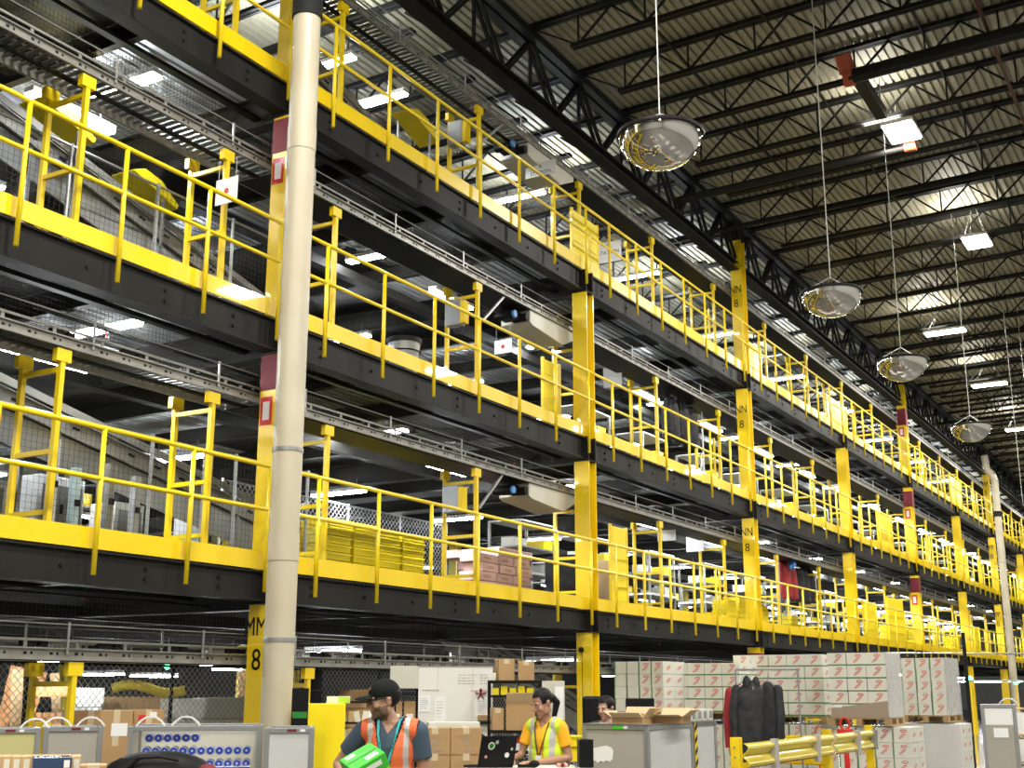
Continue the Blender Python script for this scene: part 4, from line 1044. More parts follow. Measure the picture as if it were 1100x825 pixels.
# --- coat rack with jackets
rx, ry = spot(809,15.2)
t = thing('coat_rack', 'chrome tube coat rack holding the black jackets', 'coat rack', (rx,ry,0))
MB().path([(-.22,0,0),(-.22,0,1.95),(.56,.05,1.95),(.56,.05,0)],.012,8).build('frame', M['steel'], t)
MB().box(-.25,-.3,0,-.19,.3,.03).box(.53,-.25,0,.59,.35,.03).build('foot', M['steel'], t)
def jacket(lab, loc, rz, mtl, hood=False, h=.78, w=.46, dp=.15, hoodm=None):
    t = thing('jacket', lab, 'jacket', loc, rz)
    m = MB(); n = 28
    prof = [(-h,.50,.9),(-h*.96,.52,1),(-h*.6,.46,.95),(-h*.25,.47,.9),(-.10,.49,.75),(-.045,.36,.55),(-.0,.16,.35),(.02,.08,.3)]
    vs = []; fs = []
    for z, ww, dd in prof:
        for k in range(n):
            a = 2*math.pi*k/n; fold = 1+.10*math.sin(a*5+z*6)*(.3+abs(z))
            vs.append((ww*w*math.cos(a)*(.92 if abs(math.cos(a)) < .6 else 1), dd*dp*math.sin(a)*fold, z+.01*math.sin(a*3)))
    for i in range(len(prof)-1):
        for k in range(n): fs.append((i*n+k,i*n+(k+1)%n,(i+1)*n+(k+1)%n,(i+1)*n+k))
    fs += [tuple(range(n))[::-1], tuple(range(len(vs)-n,len(vs)))]
    m.add(vs, fs); m.build('coat_body', mtl, t, smooth=True)
    for s in (-1,1):
        MB().tube((s*w*.40,0,-.07),(s*w*.53,-.02,-.36),.062,.055,n=12).tube((s*w*.53,-.02,-.36),(s*w*.50,-.05,-h*.88),.055,.045,n=12).ell((s*w*.53,-.02,-.36),(.056,.055,.06)).ell((s*w*.40,0,-.07),(.062,.06,.06)).build('sleeve', mtl, t, smooth=True)
    if hood: MB().ell((-.06,-.03,.0),(.055,.06,.10)).ell((.06,-.02,-.01),(.05,.05,.10)).ell((0,.03,-.04),(.10,.04,.08)).ell((0,-.03,-.09),(.09,.05,.06)).build('hood', hoodm or mtl, t, smooth=True)
    MB().bar((0,-dp*.62,-.03),(0,-dp*.96,-h*.95),.012,.008).build('zip', M['steel'], t)
    MB().path([(-w*.35,0,-.05),(0,0,.05),(w*.35,0,-.05)],.006,6).path([(0,0,.05),(0,0,.09),(.02,0,.12),(.0,.0,.14)],.004,6).build('hanger', M['steel'], t)
    return t
jacket('black hooded jacket hanging in front on the coat rack', (rx-.02,ry-.02,1.78), rzv(812)+.25, M['jacket'], True, h=.92, w=.46)
jacket('dark grey jacket with white piping hanging right of the hooded one', (rx+.16,ry+.10,1.78), rzv(812)-.9, M['jacket'], h=.88, w=.44)
jacket('dark red jacket mostly hidden behind the black hooded jacket', (rx-.20,ry+.14,1.75), rzv(812)-.1, M['jred'], h=.84, w=.36)
# --- yellow safety barrier
BX = 4.86
t = thing('safety_barrier', 'yellow two rib safety barrier with pale straps at the lower right', 'barrier', (BX,12.8,0))
def wrail(y0, y1):
    prof = [(0,0),(.045,.03),(.05,.055),(.03,.085),(.0,.105),(-.01,.13),(.0,.155),(.03,.175),(.05,.205),(.045,.23),(.0,.26)]
    prof = prof + [(x-.012,z) for x, z in prof[::-1]]
    return MB().prism(prof, y0, y1)
for y0, y1 in ((.05,3.25),(3.38,5.35)): 
    o = wrail(y0,y1).build('rail', M['yellow_dull2'], t, smooth=True); o.location = (0,0,.90)
for y in (0,3.31,5.4):
    MB().box(-.12,y-.055,0,-.02,y+.055,1.22).build('post', M['yellow'], t, bevel=.006)
    MB().box(-.2,y-.13,0,.06,y+.13,.02).build('foot_plate', M['yellow'], t)
m = MB(); m.tube((-.07,-.060,1.12),(-.07,-.0545,1.12),.012,n=8).tube((-.07,-.060,1.02),(-.07,-.0545,1.02),.012,n=8); m.build('bolts', M['steel'], t)
for y in (.95,2.55,4.4): MB().box(.0,y-.06,.86,.056,y+.06,1.18).build('strap', M['reflect'], t)
MB().box(.0,5.2,.9,.06,5.34,1.16).build('end_bracket', M['steel'], t)
t = thing('yellow_guard', 'low yellow guard panel behind the barrier and the coat rack', 'guard', grnd(850,16.5))
MB().box(-.75,-.04,.75,.45,.04,1.12).build('panel', M['yellow'], t, bevel=.02)
for x in (-.7,.4): MB().box(x-.05,-.05,0,x+.05,.05,.75).build('post', M['yellow'], t)
for px, d, s, lab in ((877,17.4,.9,'red pallet truck handle seen between the barrier and the pallets, left one'),(905,18.6,1.3,'larger red pallet truck with looped handle before the brown wrapped load')):
    t = thing('pallet_truck', lab, 'pallet truck', grnd(px,d), rzv(px))
    h = 1.30 if s < 1 else 1.36
    MB().bar((0,0,.2),(0,0,h-.22),.06*s,.05).build('steering_arm', M['red'], t)
    MB().box(-.09*s,-.03,h-.42,.09*s,.03,h-.22).build('pump_head', M['red'], t, bevel=.01)
    mm = MB(); pts = [(.05*s*math.cos(a),0,h-.15+.07*math.sin(a)*s) for a in [math.pi*2*k/14 for k in range(15)]]
    mm.path(pts,.013*s,8).build('loop_handle', M['orange_red'] if s < 1 else M['red'], t, smooth=True)
    for x in (-.18,.18): MB().box(x-.07,.1,.06,x+.07,1.2,.12).build('fork', M['red'], t)
    MB().tube((-.05,0,.09),(.05,0,.09),.09,n=16).build('wheel', M['black'], t)
    MB().box(-.16,-.02,.1,.16,.12,.42).build('chassis', M['red'], t, bevel=.01)
# --- right hand carts
t = bin_cart('grey framed tall bin cart with white upper panel at the right edge', grnd(1070,16.5), rzv(1070), .44, .6, 1.52, 'panel_grey', straps=(.8,), plates=False)
MB().box(-.17,-.292,1.26,.17,-.289,1.47).build('white_panel', M['white'], t); MB().box(-.08,-.295,1.10,.10,-.289,1.22).build('paper', M['paper'], t)
for k in range(4): tag(MB().box(-.25,-.3,0,.25,.3,.30).build('white_crate', M['white'], None, grnd(1104,17.5,.02+.36*k), bevel=.01), 'white crate in the stack at the right edge of the picture', 'crate', 'white crates at the right edge'); 
t = thing('crate_shelf', 'pale shelf unit holding the white crates', 'shelf', grnd(1104,17.5))
for k in range(5): MB().box(-.3,-.32,.0+.36*k-.0,.3,.32,.018+.36*k).build('shelf', M['card2'], t)
for x in (-.3,.28): MB().box(x,.3,0,x+.02,.32,1.5).build('upright', M['steel'], t)
# handrail pipe fence at far right
t = thing('pipe_railing', 'grey pipe railing before the far end of the lowest walkway', 'railing', grnd(1050,26))
MB().tube((-1.9,0,2.5),(1.5,2.5,2.5),.016,n=8).tube((-.3,0,1.9),(1.5,2.5,1.9),.016,n=8).build('rails', M['steel'], t)
for x, y in ((-.2,.0),(1.4,2.4)): MB().tube((x,y,0),(x,y,2.9),.04,n=10).build('post', M['joist'], t)

# --- behind the fence on the ground floor
def gz(px, d, z=0): return grnd(px, d, z)
for px, d, w_, h_, lean, lab in ((8,16.5,.20,2.0,.20,'orange brown board leaning behind the fence at far left'),(-10,16.5,.16,2.05,.15,'second orange board leaning behind the fence at the picture edge'),(26,16.2,.15,1.99,-.05,'pale slatted panel standing behind the fence beside the leaning board'),(80,16.6,.12,1.95,-.14,'narrow pale board leaning behind the fence right of the yellow stand')):
    o = tag(MB().box(-w_/2,-.03,0,w_/2,.03,h_).build('leaning_board', M['dwood'] if 'orange' in lab else M['card2'], None, gz(px,d), bevel=.004), lab, 'board'); o.rotation_euler = (R(-4), lean, rzv(px))
t = thing('wooden_shelf', 'orange wooden open shelf box behind the fence within the yellow stand', 'shelf', gz(55,16), rzv(55))
for z in (.0,.9,1.25,1.62): MB().box(-.24,-.2,z,.24,.2,z+(.17 if z > 1 else .04)).build('shelf_board', M['dwood'], t)
for x in (-.23,.23): MB().box(x-.02,-.2,0,x+.02,.2,1.78).build('side_panel', M['dwood'], t)
i = 0
for px, d, w_, h_, mm, lab in ((95,16.4,.42,1.74,'boxwhite','white wrapped stack behind the fence right of the leaning boards'),(150,17.5,1.0,1.62,'card','long low brown stack behind the fence under the yellow hose'),(205,17.0,.8,1.60,'boxwhite','white wrapped pallet stack behind the fence left of the black fence post'),(250,16.2,.7,1.62,'boxwhite','white and brown stack behind the fence left of the first column'),(275,18.5,.55,2.0,'card','taller brown stack behind the fence just left of the first column'),(335,15.4,.30,1.95,'black','dark poster board right of the cream pipe'),(385,16.4,.5,1.72,'card','mixed brown stack behind the yellow cabinet'),(405,17.9,.4,1.66,'boxwhite','white stack behind the man')):
    t = thing('pallet_stack', lab, 'stack', gz(px,d), rzv(px))
    n = max(2,int(h_/.24))
    for k in range(n): MB().box(-w_/2+random.uniform(0,.03),-.3,k*h_/n,w_/2-random.uniform(0,.03),.3,(k+1)*h_/n-.008).build('layer', M[mm], t, bevel=.006)
t = thing('yellow_hose', 'coiled yellow green hose behind the fence above the low brown stack', 'hose', gz(160,17.5,1.66), rzv(160))
MB().path([(-.5+.1*k,.0,.06+.06*math.sin(k*.6)) for k in range(11)],.07,12).build('hose', M['yellow_dull'], t, smooth=True)
for px, d, w_ in ((105,24,.6),(122,23,.35),(160,26,.8),(175,27,.6),(250,22,1.2),(243,25,.6),(345,22,.8),(640,30,1.0),(680,36,1.8),(1075,60,2.0),(1040,60,2.0)):
    t = thing('ground_strip_light', 'distant white lamp glowing under the lowest deck on the ground floor', 'strip light', gz(px,d,1.98 if px < 200 else 2.1), rzv(px), 'distant lamps on the ground floor')
    MB().box(-w_/2,-.06,.03,w_/2,.06,.09).build('housing', M['white'], t); MB().box(-w_/2,-.05,0,w_/2,.05,.03).build('tube', M['lamp'], t)
for px in (780/4.89+20,):
    t = thing('exit_lamp', 'small green indicator lamp far behind the fence', 'lamp', gz(178,22,2.12)); MB().tube((0,0,.05),(0,0,.5),.01,n=6).build('hanger', M['wire'], t); MB().ell((0,0,0),(.06,.04,.06)).build('lamp', M['led_green'], t)
for px, d, z in ((1043,30,1.98),(1092,32,1.9)): 
    t = thing('indicator_lamp', 'small green signal lamp near the %s' % ('far pale pole' if px < 1050 else 'right edge of the picture'), 'lamp', gz(px,d,z)); MB().ell((0,0,0),(.06,.05,.06)).build('lamp', M['led_green'], t); MB().tube((0,0,-z),(0,0,-.05),.02,n=8).build('post', M['yellow'], t)
t = thing('green_sign_panel', 'dark poster with green foot right of the cream pipe', 'poster', gz(322,11.9), rzv(322)); MB().box(-.07,-.01,.9,.09,.01,1.72).build('panel', M['black'], t); MB().box(-.06,-.014,1.44,.08,-.0105,1.50).build('green_line', M['dgreen'], t); MB().bar((.0,.02,0),(.0,.02,1.0),.03).build('stand', M['steel'], t)
c = carton('white and lime green box on top of the yellow cabinet', gz(364,12.75,1.57), rzv(363), .24,.2,.07,'boxwhite', tape=False); MB().box(0,-.103,.005,.11,-.1,.065).build('lime_print', M['limegreen'], c)
t = thing('goods_rack', 'black rack of small white parcels behind the man', 'rack', gz(396,13.1), rzv(396))
for z in (.8,1.18,1.36,1.57): MB().box(-.3,-.2,z,.3,.2,z+.02).build('shelf', M['black'], t)
for x in (-.3,.28): MB().box(x,.18,0,x+.02,.2,1.6).build('upright', M['black'], t)
for k in range(8):
    u = -.24+.068*k; b = rzv(396); 
    for z in (1.20,1.38):
        tag(MB().box(-.03,-.08,0,.03,.08,.10+.05*random.random()).build('parcel', M[random.choice(('boxwhite','card2','paper','boxwhite'))], None, (gz(396,13.1)[0]+u*math.cos(b)+.1*math.sin(b), gz(396,13.1)[1]+u*math.sin(b)-.1*math.cos(b), z)), 'small parcel on the black rack behind the man', 'parcel', 'parcels on the black rack').rotation_euler = (0,random.uniform(-.2,.2),b)
# blue dial and machine at upper left of the man
t = thing('motor_unit', 'dark motor unit with round blue dial under the conveyor by the man', 'motor', (-.55,15.1,1.62))
MB().cbox((0,0,0),(.4,.3,.24)).tube((.2,-.05,0),(.32,-.05,0),.07,n=14).build('motor', M['black'], t); MB().tube((.32,-.05,0),(.34,-.05,0),.07,n=18).build('dial', M['bluevalve'], t); MB().tube((.34,-.05,0),(.345,-.05,0),.03,n=12).build('dial_centre', M['paper'], t)
MB().bar((.15,.1,.35),(.15,.1,.1),.04).bar((-.15,.1,.35),(-.15,.1,.1),.04).build('mount', M['steel'], t)

# ------------------------------------------------------------------ goods on the walkways
def tote_stack(x, y, z, n, lab, grp, rz=0, w=.62, d=.42, h=.125):
    global TOTE
    for k in range(n):
        if 'TOTE' not in globals() or TOTE is None:
            TOTE = thing('yellow_tote', lab, 'tote', (x,y,z+k*h), rz, grp)
            MB().box(-d/2,-w/2,0,d/2,w/2,h-.03).build('tray', M['yellow_plastic'], TOTE, bevel=.01); MB().box(-d/2-.015,-w/2-.015,h-.04,d/2+.015,w/2+.015,h-.012).build('rim', M['yellow_plastic'], TOTE)
        else:
            c = dup(TOTE); c.location = (x,y,z+k*h); c.rotation_euler = (0,0,rz); c['label'] = lab; c['group'] = grp
TOTE = None
zd = LEV[0]['deck']
for j, (x, y, n) in enumerate([(-2.5,15.0,8),(-2.5,15.7,8),(-2.55,16.4,9),(-2.55,17.1,9),(-3.0,15.0,9),(-3.0,15.7,10),(-2.3,13.0,6),(-3.0,16.4,10)]):
    tote_stack(x,y,zd,n,'yellow tote in the stacks left of the pink cartons on the lowest walkway','yellow totes left of the pink cartons')
for j, (x, y, n) in enumerate([(-1.5,29.5,6),(-1.5,30.3,7),(-1.5,31.1,7),(-1.5,31.9,6),(-1.5,34.5,5),(-1.5,46,7),(-1.5,47,7),(-1.5,48,6),(-1.5,50,8),(-1.5,57,7),(-1.5,58,7)]):
    tote_stack(x,y,zd,n,'yellow tote in the far stacks on the lowest walkway beyond the third column','far yellow totes on the lowest walkway')
for (x,y,n) in [(-1.5,28.6,5),(-1.6,53,7)]: tote_stack(x,y,LEV[2]['deck'],n,'yellow tote stacked on the top walkway','yellow totes on the top walkway')
pk = None
for i in range(3):
    for j in range(3):
        for k in range(6):
            if i and j < 2 and k < 5: continue
            loc = (-2.0-.42*i, 18.6+.62*j+(.1 if k%2 else 0), zd+.12+.16*k)
            if k == 5 and j == 0: continue
            if pk is None:
                pk = thing('pink_carton', 'pale pink carton stacked on the lowest walkway left of the second column', 'carton', loc, 0, 'pink cartons on the lowest walkway'); MB().box(-.2,-.29,0,.2,.29,.152).build('carton', M['pink'], pk, bevel=.012); MB().box(.201,-.1,.05,.203,.12,.1).build('print', M['logo_pink'], pk)
            else: c = dup(pk); c.location = loc; c.rotation_euler = (0,0,random.uniform(-.06,.06))
pallet((-2.4,19.2,zd), 1.3, 1.9, 'pallet under the pink cartons')
# bin, wraps, cardboard drums
t = thing('waste_bin', 'grey ribbed waste bin with a liner on the middle walkway', 'bin', (-.75,14.45,LEV[1]['deck']))
MB().lathe([(0,0),(.19,0),(.23,.5),(.245,.62),(.25,.66),(.225,.66),(.2,.1)],n=28).build('bin_body', M['panel_white'] if False else M['steel'], t, smooth=True)
MB().lathe([(.25,.60),(.262,.60),(.262,.67),(.25,.67)],n=28).build('rim', M['black'], t)
m = MB()
for k in range(3): m.lathe([(.21+.015*k,.18+.14*k),(.225+.015*k,.19+.14*k),(.21+.015*k,.2+.14*k)],n=28)
m.build('ribs', M['black'], t)
for (y, mm, lab) in ((22.0,'jacket','dark grey fabric bale on the lowest walkway right of the second column'),(23.3,'card2','brown cardboard drum beside the dark bale on the lowest walkway')):
    t = thing('bale', lab, 'bale', (-1.9,y,zd)); MB().lathe([(0,0),(.5,0),(.52,.1),(.52,1.05),(.48,1.16),(0,1.2)],n=24,sy=1.05).build('bale_body', M[mm], t, smooth=True)
    MB().lathe([(.525,.3),(.528,.32),(.525,.34)],n=24).build('strap', M['reflect'], t)
# jackets hanging on the walkways
def hang(locs, z, lab0, mats_):
    for (y, mm, lb) in zip(locs, mats_, lab0):
        j = jacket(lb, (-.75,y,z), R(90)+random.uniform(-.3,.3), M[mm], h=.95, w=.5, dp=.2)
t = thing('garment_rail', 'steel garment rail for coats on the lowest walkway past the third column', 'rail', (-.75,31.6,zd))
MB().path([(0,0,0),(0,0,2.0),(0,3.3,2.0),(0,3.3,0)],.015,8).build('frame', M['steel'], t)
hang((32.0,32.5,33.1,33.6,34.1), zd+1.88, ('dark red coat with a blue cap, first on the walkway garment rail','second dark red coat on the walkway garment rail','black coat, third on the walkway garment rail','black coat with red piping, fourth on the walkway garment rail','wide black coat at the far end of the walkway garment rail'), ('jred','jred','jacket','jacket','jacket'))
t = thing('blue_cap', 'blue and white cap hanging over the first red coat on the walkway', 'cap', (-.50,32.0,zd+1.78)); MB().ell((0,0,0),(.10,.14,.12)).build('crown', M['bluevalve'], t, smooth=True); MB().box(.06,-.09,-.08,.16,.09,-.06).build('brim', M['white'], t)
t = thing('garment_rail', 'pale steel garment rail on the middle walkway before the third column', 'rail', (-.75,23.9,LEV[1]['deck']))
MB().path([(0,0,0),(0,0,2.0),(0,2.6,2.0),(0,2.6,0)],.018,8).build('frame', M['white'], t)
for y, lb in ((24.6,'black coat on the middle walkway garment rail, nearer one'),(25.2,'black coat on the middle walkway garment rail, middle one'),(25.7,'black coat on the middle walkway garment rail, farther one')):
    jacket(lb, (-.75,y,LEV[1]['deck']+1.86), R(90)+.2, M['jacket'], h=.9, w=.5, dp=.2)
# work stations and machine frames deeper on each deck
def station(x, y, z, lab, grp):
    t = thing('work_station', lab, 'work station', (x,y,z), 0, grp)
    MB().box(-.4,-.8,.82,.4,.8,.87).build('table_top', M['white'], t)
    for a in (-.36,.36):
        for b in (-.76,.76): MB().box(a-.025,b-.025,0,a+.025,b+.025,1.9).build('upright', M['alu'], t)
    MB().box(-.38,-.78,1.35,.38,.78,1.38).build('shelf', M['alu'], t); MB().box(-.38,-.78,1.87,.38,.78,1.90).build('canopy', M['white'], t)
    MB().box(-.1,-.3,1.0,-.06,.3,1.32).build('screen', M['black'], t)
    MB().cbox((.1,.5,1.49),(.4,.4,.2)).build('tray', M['yellow_plastic'], t); MB().cbox((.0,-.4,1.48),(.3,.5,.18)).build('bin', M['boxwhite'], t)
    MB().cbox((.1,.5,.98),(.35,.3,.2)).build('tray', M['boxwhite'], t)
    return t
proto_ws = station(-3.0,22,LEV[0]['deck'],'white packing work station with yellow trays inside the lowest deck','work stations inside the lowest deck')
for li in range(3):
    for k, y in enumerate([8.5,11.5,25.0,28.5,32,35.5,39,43,47,51,56,60,65,70]):
        for x in (-3.0,-6.2):
            if li == 0 and y < 12 and x > -4: continue
            if li > 0 and y < 14: continue
            if li > 0 and x < -4: continue
            c = dup(proto_ws); c.location = (x-.2*random.random(), y+(1.2 if x < -4 else 0), LEV[li]['deck'])
            c['label'] = 'white packing work station with yellow trays inside the %s deck' % LEV[li]['n']; c['group'] = 'work stations inside the %s deck' % LEV[li]['n']
for i, (x, y, w_, h_, mm, lab) in enumerate([(-3.0,9.1,.5,.95,'white','low white machine cabinet at the far left of the lowest walkway'),(-3.2,10.3,.7,1.15,'white','white machine cabinet behind the aqua upright on the lowest walkway'),(-3.4,11.6,.5,1.0,'cream','cream machine cabinet under the incline conveyor of the lowest walkway'),(-3.0,12.7,.4,.95,'white','small white cabinet left of the first column on the lowest walkway'),(-3.1,8.2,.3,.9,'orange_red','orange red pump housing at the far left of the lowest walkway')]):
    t = thing('machine_cabinet', lab, 'cabinet', (x,y,zd)); MB().box(-.25,-w_/2,0,.25,w_/2,h_).build('housing', M[mm], t, bevel=.015); MB().box(.251,-w_/2+.05,h_*.5,.256,w_/2-.05,h_*.9).build('door', M['alu'], t); MB().box(.257,-.02,h_*.6,.27,.02,h_*.7).build('latch', M['black'], t)
    MB().box(-.15,-.1,h_,.15,.1,h_+.12).build('top_unit', M['black'], t, bevel=.01)
# grey posts and blue uprights at left on the lowest walkway
for i, (x, y, h_, mm, lab) in enumerate([(-1.5,8.95,1.25,'white','thin pale upright post on the lowest walkway, nearest'),(-1.6,9.35,1.0,'aqua','pale aqua machine upright on the lowest walkway'),(-1.5,9.75,1.1,'alu','aluminium machine upright left of the third guardrail post'),(-1.45,10.1,1.0,'steel','blue grey machine upright under the incline conveyor'),(-1.5,11.3,1.5,'alu','aluminium post in front of the wire screen'),(-1.4,12.3,1.45,'alu','aluminium post with a black clip near the first column')]):
    t = thing('machine_post', lab, 'post', (x,y,zd)); MB().box(-.045,-.045,0,.045,.045,h_).build('upright', M[mm], t, bevel=.004); MB().box(-.07,-.07,0,.07,.07,.02).build('foot', M['steel'], t)
    MB().cbox((.05,0,h_*.6),(.04,.06,.07)).build('clip', M['black'], t)

# ------------------------------------------------------------------ people
def capsule(m, p, q, r1, r2):
    m.tube(p, q, r1, r2, n=14); m.ell(p, (r1,)*3, n=14, m=8); m.ell(q, (r2,)*3, n=14, m=8)
def blob(m, name, mats, parent, voxel=.006, smooth=4, paint=None, cut=None):
    me = m.mesh(name, mats); tmp = bpy.data.objects.new(name, me); COL.objects.link(tmp)
    md = tmp.modifiers.new('r','REMESH'); md.mode = 'VOXEL'; md.voxel_size = voxel
    s = tmp.modifiers.new('s','SMOOTH'); s.iterations = smooth; s.factor = .5
    dg = bpy.context.evaluated_depsgraph_get(); me2 = bpy.data.meshes.new_from_object(tmp.evaluated_get(dg))
    bpy.data.objects.remove(tmp)
    if cut:
        import bmesh
        bm = bmesh.new(); bm.from_mesh(me2)
        dele = [f for f in bm.faces if cut(f.calc_center_median())]
        bmesh.ops.delete(bm, geom=dele, context='FACES'); bm.to_mesh(me2); bm.free()
    me2.materials.clear()
    for mm in mats: me2.materials.append(mm)
    for p in me2.polygons:
        p.use_smooth = True; p.material_index = paint(p.center, p.normal) if paint else 0
    o = bpy.data.objects.new(name, me2); COL.objects.link(o); o.parent = parent
    return o
def hand(m, wrist, d, n, side, curl=.6, s=1.):
    """d: towards the fingers, n: palm normal (fingers close towards it), side: thumb side"""
    d, n = Vector(d).normalized(), Vector(n).normalized(); a = d.cross(n).normalized()*side
    W = Vector(wrist); c = W + d*.045*s
    capsule(m, W, W+d*.02*s, .024*s, .024*s)
    for k in range(4):
        u = (k-1.5)*.021*s
        capsule(m, W+d*.012*s+a*u*.7, W+d*.088*s+a*u*1.08, .0135*s, .0115*s)
        L = (.078,.086,.08,.064)[::1][k]*s; p = W+d*.088*s+a*u*1.08
        for j in range(3):
            ang = curl*(j+.6)*.62; dd = d*math.cos(ang)+n*math.sin(ang); l = L*(.45,.32,.26)[j]
            q = p+dd*l; capsule(m, p, q, (.0095,.0088,.0080)[j]*s, (.0088,.0080,.0072)[j]*s); p = q
    p = W+d*.022*s-a*.028*s+n*.004*s
    t1 = p+(d*.65-a*.75+n*.25).normalized()*.040*s; t2 = t1+(d*.9-a*.15+n*.45).normalized()*.032*s; t3 = t2+(d*.9+a*.1+n*.5).normalized()*.024*s
    capsule(m, p, t1, .014*s, .0115*s); capsule(m, t1, t2, .0112*s, .0098*s); capsule(m, t2, t3, .0098*s, .0085*s)
def head(m, H, T, female=False):
    """H centre of head; T rotates the head frame (face looks to -Y)"""
    def P(x,y,z): return H + T @ Vector((x,y,z))
    M4 = T.to_4x4()
    def E(c, r): m.ell(P(*c), r, M4, n=18, m=12)
    E((0,.012,.030),(.074,.092,.088)); E((0,-.03,-.02),(.062,.066,.078)); E((0,-.048,-.066),(.045,.046,.044)); E((0,-.080,-.094),(.022,.018,.018))
    for s in (-1,1):
        E((s*.038,-.062,-.030),(.026,.026,.03)); E((s*.052,-.01,-.06),(.018,.04,.04)); E((s*.076,.012,-.012),(.008,.018,.030)); E((s*.078,.012,.006),(.012,.019,.014)); E((s*.03,-.078,.024),(.028,.014,.010))
    capsule(m, P(0,-.088,.018), P(0,-.110,-.018), .009, .013); E((0,-.106,-.024),(.018,.013,.009))
    E((0,-.092,-.054),(.022,.009,.005)); E((0,-.090,-.064),(.019,.010,.006))
def person(lab, loc, rz, skin, torso_rz=0, headT=None, H=(0,-.01,1.655), sh=1.46, shw=.185, arms=None, female=False, hs=1.0, beard=False, scale=1., hands=None):
    t = thing('person', lab, 'person', loc, rz); t.scale = (scale,)*3
    T = headT or Matrix.Identity(3); H = Vector(H)
    m = MB()
    head(m, H, T, female)
    capsule(m, (0,.02,sh+.02), H+Vector((0,.02,-.06)), .058 if not female else .047, .052 if not female else .043)
    for s in (-1,1): capsule(m, (s*.03,.01,sh+.025), (s*(shw-.02),.0,sh-.005), .05, .05)
    m.ell((0,0,sh-.14),(shw*.86,.105,.17),n=18); m.ell((0,.0,1.14),(.145,.10,.2),n=18); m.ell((0,.01,.96),(.165,.115,.14),n=18)
    for s in (-1,1):
        capsule(m, (s*.09,0,.92), (s*.10,-.01,.50), .082, .058); capsule(m, (s*.10,-.01,.50), (s*.10,.02,.09), .054, .038)
        capsule(m, (s*.10,.03,.05), (s*.11,-.12,.035), .038, .030)
    for s, (el, wr) in arms.items():
        S0 = Vector((s*shw,0,sh-.015)); el, wr = Vector(el), Vector(wr)
        capsule(m, S0, el, .050 if not female else .042, .038 if not female else .032); capsule(m, el, wr, .038 if not female else .032, .024)
        hd = hands[s]; hand(m, wr, hd[0], hd[1], hd[2], hd[3], .95 if female else 1.05)
    Ti = T.inverted()
    def paint(c, nn):
        q = Ti @ (Vector(c)-H)
        if abs(q.x) < .026 and -.070 < q.z < -.047 and q.y < -.09: return 1
        if beard and q.z < -.035 and q.y < .0 and q.z > -.13 and Vector(c).z > sh+.035 and not (abs(q.x) < .02 and q.z > -.045) and (q.z < -.05 or abs(q.x) > .042): return 2
        return 0
    blob(m, 'body', [skin, M['lips'], M['beard']], t, paint=paint)
    for s in (-1,1):
        e = MB().ell(H+T @ Vector((s*.031,-.083,.008)), (.011,.008,.0045) if not female else (.010,.006,.002), T.to_4x4(), n=12).build('eye', M['eyew'], t, smooth=True)
        MB().ell(H+T @ Vector((s*.031,-.091,.008)), (.006,.003,.005) if not female else (.009,.003,.002), T.to_4x4(), n=10).build('iris', M['black'], e, smooth=True)
        MB().bar(H+T @ Vector((s*.014,-.094,.027)), H+T @ Vector((s*.048,-.080,.028)), .008,.006).build('eyebrow', M['hair'], t)
    # trousers and shoes
    m = MB(); m.ell((0,.01,.96),(.178,.128,.13),n=18)
    for s in (-1,1): capsule(m, (s*.09,0,.90), (s*.10,-.01,.50), .094, .072); capsule(m, (s*.10,-.01,.50), (s*.10,.02,.12), .070, .058)
    blob(m, 'trousers', [M['jeans']], t, .012)
    for s in (-1,1):
        m = MB(); capsule(m, (s*.10,.04,.055), (s*.115,-.13,.045), .048, .042); m.box(s*.11-.045,-.17,0,s*.11+.045,.08,.025); blob(m, 'shoe', [M['black']], t, .012)
    return t, T, H
def torso_parts(sh, shw, g, female=False):
    m = MB()
    for s in (-1,1): capsule(m, (s*.03,.01,sh+.022), (s*(shw-.02),.0,sh-.008), .05+g, .05+g)
    m.ell((0,0,sh-.14),(shw*.86+g,.105+g,.17+g),n=20); m.ell((0,.0,1.14),(.145+g,.10+g,.22),n=20); m.ell((0,.01,.98),(.165+g,.115+g,.14),n=20)
    return m
